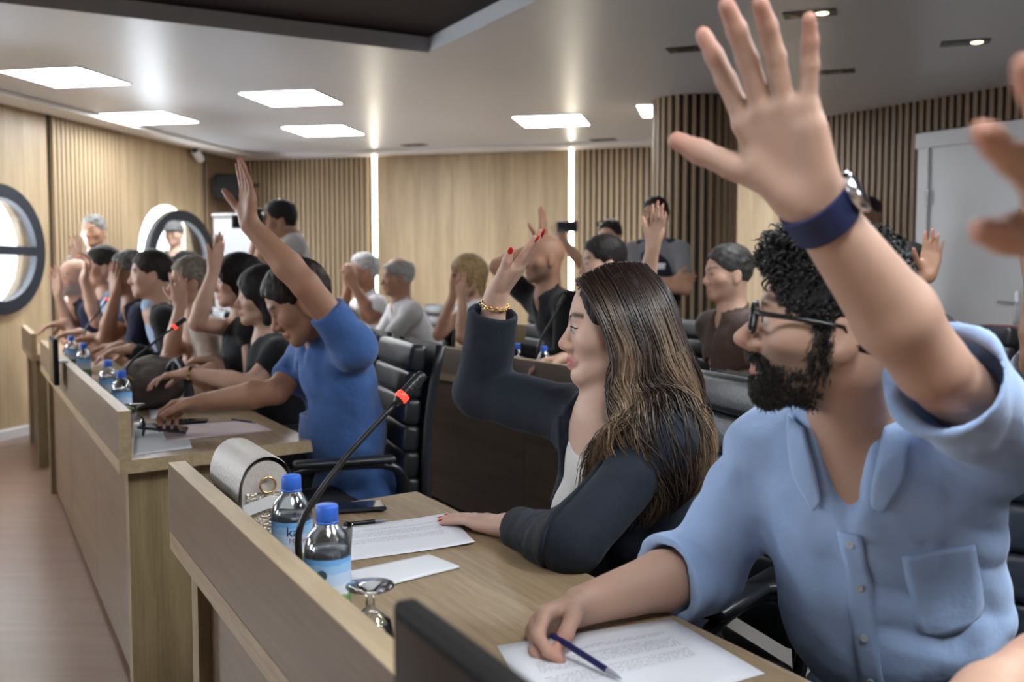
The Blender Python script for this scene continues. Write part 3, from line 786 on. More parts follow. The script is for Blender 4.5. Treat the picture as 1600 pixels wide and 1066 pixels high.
def person(key, label, head, face, body=None, pitch=0, roll=0, s=1.0, fem=False, tone='mid', hair='short', haircol=(0.018, 0.013, 0.011), shirt=None, sleeve='short',
           neckline='collar', seated=True, lean=0.05, armL=None, armR=None, h=0.008, shL=None, shR=None, nb=None, pel=None, chair_label=None, trousers=(0.02, 0.021, 0.026),
           belly=0.0, stubble=0.0, grey=0.0, fine=False, top=0.006, nose=1.0, sleeve_frac=0.55, lips=None, hairh=None, group=None, extra=None, shirt_h=None, parts=True, cap=False, chairoff=(0, 0), bw=1.0, folds=1.0):
    """head: eye-level centre of the head; face/body: directions in degrees; arms: dict(wrist, hint | elbow, fd, pn, curl, spread, thumb)"""
    body = face if body is None else body
    if h >= .006: h *= 1.15
    c = npv(head); R = frame(face, pitch, roll); RB = frame(body); Fb, Rb = RB[:, 1], RB[:, 0]
    nb = c - Fb * .025 * s + V3(0, 0, -.185 * s) if nb is None else npv(nb)
    if pel is None:
        pel = nb - Fb * lean + V3(0, 0, -.49 * s)
        if seated:        # hips stay behind the desk edge of the row
            pv = pel[0] * VX + pel[1] * VY; need = 1.10 if pv < 1.9 else 2.80
            if pv < need: pel = pel + V3(VX, VY, 0) * (need - pv)
            if pel[2] > .60: pel[2] = .60
    else: pel = npv(pel)
    t = nrm(nb - pel)
    shL = nb - Rb * .168 * s * (.92 if fem else 1) - t * .045 * s if shL is None else npv(shL)
    shR = nb + Rb * .168 * s * (.92 if fem else 1) - t * .045 * s if shR is None else npv(shR)
    Rx = nrm(shR - shL); Fx = nrm(np.cross(t, Rx)); Rx = np.cross(Fx, t); RT = np.stack([Rx, Fx, t], 1)
    org = V3(pel[0], pel[1], 0.0)
    root = empty('person', (0, 0, 0)); root.location = Vector(org); tag(root, label, 'person', group)
    arms = {}
    am = (.9 if fem else 1.0)
    for sd, a, sh in ((-1, armL, shL), (1, armR, shR)):
        if a is None:
            a = dict(wrist=pel + Fb * .36 + Rb * sd * .10 + V3(0, 0, .14), hint=Rb * sd - V3(0, 0, 1), fd=Fb - Rb * sd * .4, pn=V3(0, 0, -1)) if seated else dict(wrist=sh + V3(0, 0, -.52 * s) + Fb * .08 + Rb * sd * .06, hint=Rb * sd * .4 - Fb, fd=V3(0, 0, -1), pn=-Rb * sd)
        w = npv(a['wrist'])
        if 'elbow' in a: e = npv(a['elbow'])
        else: e, w = ik(sh, w, .285 * s, .255 * s, a.get('hint', V3(0, 0, -1)))
        arms[sd] = (sh, e, w, a)
    # ---- skin
    pts = [c + R @ V3(0, 0, .16) * s, c + R @ V3(0, .14, 0) * s, c - R @ V3(0, .14, 0) * s, c + R @ V3(.11, 0, 0), c - R @ V3(.11, 0, 0), nb - t * .34 * s + Fx * .14, nb - t * .34 * s - Fx * .12, shL + V3(0, 0, .06), shR + V3(0, 0, .06)]
    for sd in (-1, 1):
        sh, e, w, a = arms[sd]; fdn = nrm(a['fd'])
        pts += [e + V3(.06, .06, .06), e - V3(.06, .06, .06), w + fdn * .21 * s, w + V3(.08, .08, .08), w - V3(.08, .08, .08), w + fdn * .12 + V3(.09, .09, .09), w + fdn * .12 - V3(.09, .09, .09)]
    pts = np.array(pts); f = Field(pts.min(0), pts.max(0), h)
    head_sdf(f, c, R, s, fem, fine, nose, nb)
    f.ell(nb - t * .17 * s, V3(.145, .098, .17) * s, RT, .05)
    f.cone(shL, shR, .05 * s, .05 * s, .05); f.cone(nb, nb - t * .12, .062 * s, .09 * s, .04)
    if fem:
        for q in (-1, 1): f.ell(nb - t * .20 * s + Rx * q * .062 + Fx * .085, (.052, .045, .052), RT, .03)
    tips = {}
    for sd in (-1, 1):
        sh, e, w, a = arms[sd]; fat = a.get('fat', 1.0) * am
        f.cone(sh, e, .050 * s * am, .041 * s * am, .03); m1 = e + (w - e) * .32
        f.cone(e, m1, .041 * s * am, .0435 * s * fat, .012); f.cone(m1, w, .0435 * s * fat, .0275 * s * fat, .012)
        tips[sd] = hand_sdf(f, w, npv(a['fd']), npv(a['pn']), sd, s * am * a.get('hs', 1.0), a.get('curl', (8, 8, 8, 8)), a.get('spread', 5), a.get('thumb', (45, 20, 10)), 1.0)
    v, F = f.mesh()
    v = smooth_mesh(v, F, 1, .35)
    col = skin_colors(v, SKIN_TONES[tone] if isinstance(tone, str) else tone, c, R, s, fem, stubble=stubble, brow=np.asarray(haircol) * .8 + .004, eyes=not fine, lips=lips, beard_col=np.asarray(haircol) * 1.5 + .01)
    rosy = np.zeros(len(v))
    for sd in (-1, 1):      # pinker fingertips and elbows
        for p, dd, nn in tips[sd]: rosy = np.maximum(rosy, np.exp(-((v - p) ** 2).sum(1) / .028 ** 2) * .55)
        rosy = np.maximum(rosy, np.exp(-((v - arms[sd][1]) ** 2).sum(1) / .05 ** 2) * .25)
    col = np.clip(col * (1 + rosy[:, None] * V3(.06, -.30, -.30)), 0, 1)
    npmesh('body', v, F, SKIN, root, col, org); body_vF = (v, F)
    # ---- hair
    hh = hairh or h
    W = lambda x, y, z: c + R @ (V3(x, y, z) * s)
    if hair in ('short', 'buzz', 'fringe', 'long', 'bob') and not cap:
        hp = c + R @ V3(0, -.02, -.02); f = Field(hp - .20 - (.12 if hair in ('long', 'bob') else 0), hp + .20, hh)
        th = {'short': .008, 'buzz': .006, 'fringe': .010, 'long': .016, 'bob': .018}[hair]
        f.ell(W(0, -.010, .030), V3(.076 + th * (.6 if hair == 'short' else 1), .098 + th, .089 + th) * s, R)
        if hair in ('short', 'fringe'): f.ell(W(0, -.010, .060), V3(.070 + top * .5, .090 + top * .6, .066 + top) * s, R, .02)
        if hair in ('long', 'bob'):
            L = -.16 if hair == 'long' else -.10
            for q in (-1, 1): f.cone(W(q * .068, -.02, .02), W(q * .075, -.015, L), .030 * s, .020 * s, .03)
            f.cone(W(0, -.07, .02), W(0, -.08, L), .055 * s, .04 * s, .04)
        if hair in ('long', 'bob'):
            f.ell(W(0, .085, -.055), V3(.060, .060, .105) * s, R, .012, 'cut')
        else:
            f.ell(W(0, .112, -.032), V3(.135, .082, .102) * s, R, .008, 'cut')
            f.plane(W(0, 0, -.034), R @ V3(0, .28, -1), .006)
            for q in (-1, 1):
                f.ell(W(q * .085, -.002, -.022), V3(.028, .030, .034) * s, R, .008, 'cut'); f.ell(W(q * .088, .058, -.018), V3(.034, .048, .052) * s, R, .008, 'cut')
            if hair == 'fringe': f.ell(W(0, .0, .125), V3(.06, .10, .085) * s, R, .01, 'cut')
        v, F = f.mesh(); n = vnormals(v, F)
        amp = {'short': .0042, 'buzz': .0012, 'fringe': .002, 'long': .004, 'bob': .003}[hair]
        v = v + n * ((vnoise(v, 55) * .6 + vnoise(v, 120) * .5) * amp)[:, None]
        q = head_local(v, c, R, s); hc = np.tile(np.asarray(haircol, float), (len(v), 1))
        g = np.clip(.5 + vnoise(v, 60), 0, 1)[:, None] * grey; 
        side = np.clip((.09 - q[:, 2]) / .06, 0, 1)[:, None] * grey * .5
        hc = hc * (1 - np.clip(g + side, 0, 1)) + V3(.30, .29, .28) * np.clip(g + side, 0, 1); hc *= (1 + .4 * vnoise(v, 90)[:, None])
        npmesh('hair', v, F, HAIRM, root, np.clip(hc, 0.003, 1), org)
    # ---- shirt
    shirt_vF = None
    if shirt is not None:
        sm, hs = shirt, (shirt_h or (h * 1.35 if h > .006 else .007))
        fr = {'short': sleeve_frac, 'long': 1, 'none': .02, 'roll': 1}[sleeve]
        pts = [nb + V3(0, 0, .06), pel - t * .10 + .24, pel - t * .10 - .24, shL + .09, shL - .09, shR + .09, shR - .09, nb + Fx * .2, nb - Fx * .2]
        for sd in (-1, 1):
            sh, e, w, a = arms[sd]; pts += [e + .09, e - .09] + ([w + .07, w - .07] if a.get('sleeve', sleeve) in ('long', 'roll') else [])
        pts = np.array(pts); f = Field(pts.min(0), pts.max(0), hs)
        g = .012
        f.ell(nb - t * .17 * s, V3((.150 + g) * bw, .102 + g, .185 + g) * s, RT)
        f.cone(shL, shR, (.05 + g) * s, (.05 + g) * s, .05)
        f.ell(nb - t * .34 * s + Fx * belly * .4, V3((.142 + g) * bw, .105 + g + belly, .16) * s, RT, .05)
        f.ell(pel + t * .02, V3(.165 * bw, .128 + belly * .6, .13) * s, RT, .05)
        f.cone(nb - t * .02, nb - t * .12, (.065 + g) * s, (.09 + g) * s, .04)
        for sh in (shL, shR): f.cone(nb - t * .005, sh, .055 * s, .052 * s, .03)
        if fem:
            for q in (-1, 1): f.ell(nb - t * .20 * s + Rx * q * .062 + Fx * .09, (.058, .048, .056), RT, .04)
        for sd in (-1, 1):
            sh, e, w, a = arms[sd]
            sv = a.get('sleeve', sleeve); fr = a.get('frac', sleeve_frac); sr = a.get('sr', (.064, .055, .043) if sv == 'long' else (.064, .056, .056))
            if sv == 'short':
                r1 = a.get('sr', (.060, .060))[1]; q = sh + (e - sh) * fr; qd = nrm(e - sh)
                f.cone(sh, q, .060 * s * am, r1 * s * am, .03); f.plane(q, qd, .004, q - .095, q + .095)
                if r1 > .061: f.cone(q - qd * .03, q + qd * .03, (r1 - .010) * s, (r1 - .009) * s, .002, 'cut')
            elif sv in ('long', 'roll'):
                f.cone(sh, e, sr[0] * s * am, sr[1] * s * am, .03)
                q = w - (w - e) * a.get('cuff', .06) if sv == 'long' else e + (w - e) * .28; qd = nrm(w - e)
                f.cone(e, q, sr[1] * s * am, sr[2] * s * am, .02)
                if sv == 'roll': f.cone(q - qd * .062, q, (sr[1] + .009) * s, (sr[2] + .010) * s, .003)
                f.plane(q, qd, .003, q - .095, q + .095)
                if 'cuff' in a or sv == 'roll': f.cone(q - qd * .03, q + qd * .03, (sr[2] - .013) * s * am, (sr[2] - .011) * s * am, .002, 'cut')
        if neckline == 'collar':
            f.cone(nb + V3(0, 0, .10), nb - t * .01, .057 * s, .060 * s, .01, 'cut')
            ring = [nb + t * (.022 - .030 * math.cos(q)) * s + (Fx * math.cos(q) * .068 + Rx * math.sin(q) * .066) * s for q in np.linspace(.35, 2 * math.pi - .35, 15)]
            f.chain(ring, [.011] * 15, .006)
            f.cone(nb + Fx * .09 + t * .01, nb + Fx * .115 - t * .09, .030, .004, .006, 'cut')
        elif neckline == 'crew': f.cone(nb + V3(0, 0, .12), nb + Fx * .01 - t * .012, .058 * s, .070 * s, .01, 'cut')
        elif neckline == 'open':
            f.cone(nb + V3(0, 0, .12), nb + Fx * .005 - t * .005, .060 * s, .064 * s, .01, 'cut'); f.cone(nb + Fx * .07 + t * .02, nb + Fx * .125 - t * .125, .040, .006, .008, 'cut')
        elif neckline == 'blazer':
            f.cone(nb + V3(0, 0, .12), nb + Fx * .01 - t * .012, .062 * s, .072 * s, .01, 'cut')
            for k in range(8):
                z0, z1 = k / 8, (k + 1) / 8
                f.cone(nb + Fx * (.09 + .06 * z0) - t * .27 * z0, nb + Fx * (.09 + .06 * z1) - t * .27 * z1, .098 * (1 - z0 ** 2.4) + .002, .098 * (1 - z1 ** 2.4) + .002, .004, 'cut')
        elif neckline == 'vee':
            f.cone(nb + V3(0, 0, .12), nb + Fx * .01 - t * .012, .058 * s, .070 * s, .01, 'cut'); f.cone(nb + Fx * .08, nb + Fx * .12 - t * .13, .05, .008, .01, 'cut')
        v, F = f.mesh(); v = smooth_mesh(v, F, 1, .5); n = vnormals(v, F)
        fold = vnoise(v * V3(1, 1, .55), 13) * .004 + vnoise(v * V3(1, 1, .8), 31) * .0018
        if folds > 1: fold = fold + (np.abs(vnoise(v * V3(1, .7, 1.6) + V3(0, 0, .3) * v[:, :1], 11)) - .3) * .009 * (folds - 1) + vnoise(v * V3(1.5, 1, 1), 24) * .0022 * (folds - 1)
        v = v + n * fold[:, None]
        npmesh('shirt', v, F, sm, root, None, org); shirt_vF = (v, F)
    # ---- trousers and shoes
    tr = mat('trousers_%02d%02d%02d' % tuple(int(q * 99) for q in trousers), trousers, .85, spec=.2, sheen=.1)
    hl = .021
    if seated:
        kz = .50
        hips = [pel + Rx * q * .085 for q in (-1, 1)]; knees = [V3(*(hp[:2] + Fb[:2] * .40 + Rb[:2] * q * .03), min(kz, hp[2] + .02)) for hp, q in zip(hips, (-1, 1))]
        for k in knees:   # and the knees under the tabletop
            kv = k[0] * VX + k[1] * VY; need = .53 if kv < 1.9 else 2.37
            if (kv < .53 or (1.9 < kv < 2.37)) and pel[0] * VX + pel[1] * VY > need: k[:2] += V3(VX, VY, 0)[:2] * (need - kv)
        feet = [V3(*(k[:2] + V3(VX, VY, 0)[:2] * .03), .09) for k in knees]
    else:
        hips = [pel + Rx * q * .085 for q in (-1, 1)]; feet = [V3(*(hp[:2] + Rb[:2] * q * .02), .09) for hp, q in zip(hips, (-1, 1))]; knees = [(hp + ft) / 2 + Fb * .015 for hp, ft in zip(hips, feet)]
    P = np.array(hips + knees + feet); f = Field(P.min(0) - .17, P.max(0) + .17, hl)
    f.ell(pel - t * .02, V3(.16, .122, .12) * s, RT)
    for hp, k, ft in zip(hips, knees, feet):
        f.cone(hp, k, .085 * s, .062 * s, .03); f.cone(k, ft, .060 * s, .050 * s, .02)
        f.plane(ft - V3(0, 0, .02), (0, 0, -1), 0, ft - .1, ft + .1)
    v, F = f.mesh(); npmesh('trousers', v, F, tr, root, None, org)
    for ft in feet:
        f = Field(ft - .22, ft + .22, .017)
        f.cone(ft + V3(0, 0, -.045), ft + Fb * .15 + V3(0, 0, -.055), .040, .032, 0); f.cone(ft + V3(0, 0, .0), ft + V3(0, 0, -.05), .036, .042, .02)
        f.plane(V3(0, 0, .008), (0, 0, -1)); v, F = f.mesh(); npmesh('shoe', v, F, SHOE, root, None, org)
    if seated and chair_label:
        cc = org - Fb * (.02 + chairoff[0]) + Rb * chairoff[1]; chair(cc[0], cc[1], math.radians(body), chair_label)
    PEOPLE[key] = dict(root=root, c=c, R=R, nb=nb, pel=pel, RT=RT, RB=RB, shL=shL, shR=shR, arms=arms, tips=tips, org=org, s=s, shirt=shirt_vF, body=body_vF)
    return PEOPLE[key]
def hp_(P, x, y, z): return P['c'] + P['R'] @ (V3(x, y, z) * P['s'])
def eyes_for(P, iris=True):
    for q in (-1, 1):
        p = hp_(P, q * .0315, .0765, -.0015) - P['org']
        eo = MB().lathe([(.0129 * math.sin(k * math.pi / 12), -.0129 * math.cos(k * math.pi / 12)) for k in range(13)], 16, p).build('eye', EYEW, P['root'], smooth=True)
        d = nrm(P['R'][:, 1] + P['R'][:, 0] * q * .05); M = Matrix([list(r) for r in np.stack([P['R'][:, 0], P['R'][:, 2], d], 1)])
        MB().lathe([(0, .0134), (.004, .0131), (.0058, .0123), (.0060, .0115)], 14, p, M).build('iris', IRIS, eo, smooth=True)

from mathutils.bvhtree import BVHTree
def bvh_of(vF): return BVHTree.FromPolygons([tuple(p) for p in vF[0]], [tuple(int(i) for i in q) for q in vF[1]])
def on_front(P, bv, x, z, off=0.0, dirx=0.0):
    """point of the garment seen from the front of the torso: x to the person's right, z up from the base of the neck"""
    Rx, Fx, t = P['RT'][:, 0], P['RT'][:, 1], P['RT'][:, 2]
    d = nrm(-Fx + Rx * dirx); o = P['nb'] + Rx * x + t * z - d * .5
    hit, n, i, dist = bv.ray_cast(Vector(o), Vector(d))
    if hit is None: return None, None
    n = npv(n); n = n if n @ d < 0 else -n
    return npv(hit) + n * off, n
def patch(P, bv, name, rows, m, parent, off=.004, nx=8, thick=.003, dirx=0.0):
    """rows: list of (z, x0, x1): a thin piece of cloth lying on the garment"""
    v = []; F = []; ny = len(rows)
    ok = True
    for z, x0, x1 in rows:
        for k in range(nx + 1):
            p, n = on_front(P, bv, x0 + (x1 - x0) * k / nx, z, off, dirx)
            if p is None: p = v[-2] if len(v) > 1 else P['nb']; n = P['RT'][:, 1]
            v.append(p); v.append(p - n * thick)
    W2 = 2 * (nx + 1)
    for r in range(ny - 1):
        for k in range(nx):
            a = r * W2 + 2 * k; F.append((a, a + 2, a + W2 + 2, a + W2)); F.append((a + 1, a + W2 + 1, a + W2 + 3, a + 3))
        for a, q in ((r * W2, 0), (r * W2 + 2 * nx, 1)): F.append((a, a + W2, a + W2 + 1, a + 1) if q == 0 else (a, a + 1, a + W2 + 1, a + W2))
    for k in range(nx):
        a = 2 * k; F.append((a, a + 1, a + 3, a + 2)); a += (ny - 1) * W2; F.append((a, a + 2, a + 3, a + 1))
    return npmesh(name, np.array(v), np.array(F), m, parent, None, P['org'])
def strands(name, paths, rads, cols, m, parent, org, nside=3):
    """paths: (n, k, 3) array; every path becomes a thin tapered tube; cols (n, k, 3)"""
    paths = np.asarray(paths); n, k, _ = paths.shape
    d = np.gradient(paths, axis=1); d /= np.linalg.norm(d, axis=2, keepdims=True) + 1e-9
    up = np.array([.31, .52, .79]); a = np.cross(d, up); a /= np.linalg.norm(a, axis=2, keepdims=True) + 1e-9; b = np.cross(d, a)
    ang = np.arange(nside) * 2 * math.pi / nside
    ring = paths[:, :, None, :] + (a[:, :, None, :] * np.cos(ang)[None, None, :, None] + b[:, :, None, :] * np.sin(ang)[None, None, :, None]) * np.asarray(rads)[:, :, None, None]
    v = ring.reshape(-1, 3); idx = np.arange(n * k * nside).reshape(n, k, nside)
    q = np.stack([idx[:, :-1, :], np.roll(idx[:, :-1, :], -1, 2), np.roll(idx[:, 1:, :], -1, 2), idx[:, 1:, :]], -1).reshape(-1, 4)
    c = np.repeat(np.asarray(cols)[:, :, None, :], nside, 2).reshape(-1, 3)
    return npmesh(name, v, q, m, parent, np.clip(c, 0, 1), org)
def cat_path(levels, ts):
    """Catmull-Rom through levels (n, L, 3) sampled at ts in 0..1"""
    L = levels.shape[1]; P = np.concatenate([2 * levels[:, :1] - levels[:, 1:2], levels, 2 * levels[:, -1:] - levels[:, -2:-1]], 1); out = []
    for u in ts:
        x = u * (L - 1); k = min(int(x), L - 2); t = x - k; a, b, c, d = P[:, k], P[:, k + 1], P[:, k + 2], P[:, k + 3]
        out.append(.5 * (2 * b + (c - a) * t + (2 * a - 5 * b + 4 * c - d) * t * t + (3 * b - a - 3 * c + d) * t ** 3))
    return np.stack(out, 1)
def arm_ring(P, sd, pos, name, m, r, w, parent=None, n=32, th=.004):
    sh, e, wr, a = P['arms'][sd]; ax = nrm(e - wr); c = wr + ax * pos - P['org']
    z = Vector(ax); M = z.to_track_quat('Z', 'Y').to_matrix()
    return MB().lathe([(r, -w / 2), (r + th, -w / 2), (r + th, w / 2), (r, w / 2), (r, -w / 2)], n, c, M).build(name, m, parent or P['root'], smooth=False), c, ax
# ================================================================== PEOPLE IN THE PHOTOGRAPH
DESKF = 208.6
def d3(a, b): return npv(b) - npv(a)
# ---- woman in the dark blazer
BLAZER = cloth('blazer', (0.018, 0.023, 0.034), .8, .05, 30, .2)
w_lw, w_rw = AT(792, 822, 1.955), AT(775, 462, 2.15)
W = person('W', 'woman in a dark navy blazer with long wavy brown hair, hand raised', AT(962, 512, 1.93), 177, 199, s=.97, fem=True, tone='pale', hair='none', h=.0034, shirt=BLAZER, sleeve='long', neckline='blazer',
    shL=AT(1035, 690, 1.82), shR=AT(903, 652, 2.09), nb=AT(950, 648, 1.95), pel=(.30, 2.04, .53), fine=True, lips=(.42, .13, .12), shirt_h=.005, nose=.95,
    armL=dict(wrist=w_lw, elbow=AT(895, 850, 1.74), fd=d3(w_lw, AT(703, 804, 2.07)), pn=(0, -.15, -1), curl=(3, 3, 4, 5), spread=5, thumb=(28, 8, 8), hs=1.1, sr=(.070, .062, .046), cuff=.17),
    armR=dict(wrist=w_rw, elbow=AT(752, 612, 2.22), fd=d3(w_rw, AT(868, 345, 2.09)), pn=(-.8, .25, .5), curl=(2, 3, 4, 5), spread=2, thumb=(20, 10, 5), sr=(.072, .066, .062), cuff=.16, hs=1.02),
    chair_label='black leather office chair behind the woman in the navy blazer', chairoff=(-.07, 0))
eyes_for(W)
# ---- man in the light blue shirt
BLUESHIRT = cloth('pale_blue', (0.33, 0.46, 0.72), .8, .2, 10, .5)
m_lw, m_rw = AT(1266, 312, 1.03), AT(905, 948, 1.43)
M = person('M', 'man with glasses and black beard in a light blue shirt, hand raised', AT(1298, 508, 1.28), 166, 233, pitch=7, s=.96, tone=(.45, .285, .215), hair='none', h=.0034, shirt=BLUESHIRT, neckline='open',
    shL=AT(1580, 690, 1.32), shR=AT(1212, 700, 1.52), nb=(.485, 1.39, 1.07), pel=(.64, 1.53, .56), fine=True, shirt_h=.005, belly=.02, bw=1.12, nose=1.55, folds=2.0, stubble=.55, haircol=(.012,.010,.009),
    armL=dict(wrist=m_lw, elbow=AT(1455, 572, 1.12), fd=d3(m_lw, AT(1198, 150, 1.02)), pn=(-.72, -.7, .1), curl=((-4, 4, 4), (4, 8, 6), (2, 10, 8), (-8, 8, 8)), spread=(3, -9, -14, -24), thumb=(48, 2, 4), sleeve='short', frac=.86, sr=(.066, .072), hs=1.15, fat=1.08),
    armR=dict(wrist=m_rw, elbow=AT(1090, 890, 1.55), fd=d3(m_rw, AT(820, 985, 1.36)), pn=(.2, -.7, -.6), curl=((38, 50, 30), (50, 60, 40), (60, 65, 40), (65, 65, 40)), spread=2, thumb=(30, 30, 25), sleeve='roll', sr=(.068, .066, .066), hs=1.0, fat=1.08),
    chair_label='black office chair under the man in the light blue shirt')
eyes_for(M)
# ---- man in the blue polo
POLO = cloth('blue_polo', (0.055, 0.125, 0.33), .85, .2, 16, .5)
b_lw, b_rw = AT(390, 350, 2.95), AT(318, 628, 3.22)
B = person('B', 'man in a blue polo bowing his head with one arm raised', AT(468, 472, 3.05), 192, 200, pitch=-30, tone='tan', hair='short', top=.009, h=.005, shirt=POLO, sleeve='short', folds=1.6,
    shL=AT(556, 545, 3.02), shR=AT(478, 560, 3.32), nb=AT(512, 520, 3.14), pel=(-.52, 3.30, .54), belly=.02, grey=.0,
    armL=dict(wrist=b_lw, elbow=AT(478, 446, 2.93), fd=d3(b_lw, AT(384, 262, 2.95)), pn=(-.75, -.6, .1), curl=(3, 4, 6, 8), spread=3, thumb=(42, 15, 5), frac=.62, sr=(.066, .0605)),
    armR=dict(wrist=b_rw, elbow=AT(432, 612, 3.2), fd=(-1, .1, -.2), pn=(.1, -.5, -.9), curl=(30, 30, 35, 35), thumb=(35, 25, 10), frac=.7),
    chair_label='black leather ribbed office chair behind the man in the blue polo', chairoff=(-.13, 0))
# ---------------------------------------------------------------- woman: hair, top, lapels, jewellery
def woman_hair(P):
    c, R, s = P['c'], P['R'], P['s']
    g = lambda q: c + (q * s) @ R.T
    Wd = lambda x, y, z: c + R @ (V3(x, y, z) * s)
    # dark inner volume
    f = Field(c - .26 - V3(0, 0, .10), c + .2, .0045)
    f.ell(Wd(0, -.012, .030), V3(.079, .101, .092) * s, R)
    for q in (-1, 1): f.chain([Wd(q * .066, -.045, .03), Wd(q * .070, -.070, -.06), Wd(q * .070, -.085, -.15), Wd(q * .06, -.09, -.21)], [.020, .022, .020, .012], .02)
    f.chain([Wd(0, -.075, .03), Wd(0, -.095, -.06), Wd(0, -.105, -.17), Wd(0, -.105, -.23)], [.045, .045, .04, .025], .03)
    f.ell(Wd(0, .090, -.040), V3(.078, .072, .110) * s, R, .01, 'cut')
    v, F = f.mesh(); n = vnormals(v, F); v = v + n * (vnoise(v * V3(1, 1, .25), 70) * .003)[:, None]
    npmesh('hair', v, F, HAIRM, P['root'], np.tile(V3(.016, .010, .009), (len(v), 1)), P['org'])
    bvs = bvh_of(P['shirt']); N = 1650; rg = np.random.default_rng(3)
    allp, allr, allc = [], [], []
    for side in (-1, 1):
        a = rg.random(N) ** 1.0; lay = .002 + rg.random(N) * .018
        wrap = np.sqrt(np.clip(1 - a ** 3, 0.02, 1))
        lev = []
        #        y front, y back, z front, z back, x
        for yf, yb, zf, zb, X in ((.078, -.055, .092, .122, .010), (.064, -.100, .078, .080, .060), (.034, -.122, .015, .012, .086), (.010, -.146, -.055, -.055, .093), (.018, -.164, -.115, -.110, .096),
                                  (.004, -.172, -.165, -.165, .104), (-.006, -.174, -.215, -.215, .112), (.022, -.172, -.275, -.270, .118), (.044, -.168, -.345, -.315, .118)):
            y = yf + (yb - yf) * a; z = zf + (zb - zf) * a + (.018 * np.sin(a * 3.1) if zf > .09 else 0)
            x = X * wrap
            lev.append(np.stack([side * (x + lay * (.4 if zf > .09 else 1)) + rg.normal(0, .0015, N), y + rg.normal(0, .002, N) - lay * .2 * (a > .5), z + rg.normal(0, .002, N)], 1))
        lev = np.stack(lev, 1)
        k = 23; ts = np.linspace(0, 1, k); pth = cat_path(lev, ts)
        ln = np.clip(rg.normal(.93, .07, N), .70, 1.0)
        pth = cat_path(lev, ts) if True else pth
        # big soft waves shared by neighbouring strands
        clump = np.floor(a * 11 + rg.normal(0, .12, N)); ph = (np.sin(clump * 12.9898) * 43758.5) % 6.28; ta = np.clip((ts - .32) / .68, 0, 1)[None, :]
        amp = .017 * ta ** .7; wv = 2 * math.pi * 3.0 * ts[None, :] + (ph[:, None] % 1.0) * .9 + a[:, None] * 3.2 + rg.normal(0, .18, (N, 1))
        cc = (np.sin(clump * 3.7) * .5)[:, None] * .008 * ta; pth[:, :, 1] += cc
        # shorten to its own length
        for i in range(N):
            if ln[i] < .995:
                tt = ts * ln[i] * (k - 1); i0 = np.minimum(tt.astype(int), k - 2); fr = (tt - i0)[:, None]; pth[i] = pth[i][i0] * (1 - fr) + pth[i][i0 + 1] * fr
        w3 = g(pth.reshape(-1, 3)).reshape(N, k, 3)
        # strands lie on the shoulders instead of running through them
        low = np.argwhere(pth[:, :, 2] < -.10)
        for i, j in low:
            hit, nn, ix, dist = bvs.find_nearest(Vector(w3[i, j]))
            dv = w3[i, j] - npv(hit); nn = npv(nn); ins = dv @ nn
            if ins < .004 + lay[i] * 1.2: w3[i, j] = npv(hit) + nn * (.004 + lay[i] * 1.2)
        for _ in range(3): w3[:, 1:-1] = w3[:, 1:-1] * .5 + (w3[:, :-2] + w3[:, 2:]) * .25
        # loose S-shaped curls across the lie of the hair
        dd = np.gradient(w3, axis=1); dd /= np.linalg.norm(dd, axis=2, keepdims=True) + 1e-9
        oo = w3 - (c - R[:, 1] * .03); oo[:, :, 2] = 0; oo -= dd * (oo * dd).sum(2, keepdims=True); oo /= np.linalg.norm(oo, axis=2, keepdims=True) + 1e-9
        ss = np.cross(oo, dd); w3 = w3 + ss * (amp * np.sin(wv))[:, :, None] + oo * (amp * .45 * (1 + np.cos(wv)))[:, :, None]
        rad = (.0011 + .0008 * rg.random((N, 1))) * np.clip(1.15 - ts[None, :] ** 4, .15, 1)
        hl = np.clip(.55 * rg.random((N, 1)) + .75 * ((np.sin(clump * 7.3) * .5 + .5)[:, None]) - .30, 0, 1) * np.clip((ts[None, :] - .08) / .6, 0, 1)
        dark = V3(.024, .013, .010); gold = V3(.34, .225, .135)
        col = dark * (1 - hl[:, :, None]) + gold * hl[:, :, None]; col = col * (.8 + .4 * rg.random((N, 1, 1)))
        allp.append(w3); allr.append(rad); allc.append(col)
    strands('hair_strands', np.concatenate(allp), np.concatenate(allr), np.concatenate(allc), STRANDM, P['root'], P['org'])
woman_hair(W)
for q in (-1, 1):      # lashes and brows
    L_ = lambda x, y, z: Vector(hp_(W, q * x, y, z) - W['org'])
    MB().tube([L_(.020, .0865, .0005), L_(.027, .0905, .0035), L_(.036, .0890, .0035), L_(.0455, .0800, .0000), L_(.050, .0755, .0015)], [.0008, .0014, .0016, .0014, .0006], 6).build('eyelashes', mat('lash', (.008, .006, .006), .6), W['root'], smooth=True)
    MB().tube([L_(.014, .0895, .0195), L_(.026, .0895, .0235), L_(.038, .0820, .0265), L_(.050, .0690, .0225)], [.0016, .0026, .0022, .0008], 6).build('eyebrow', mat('brow_brown', (.02, .012, .009), .7), W['root'], smooth=True)
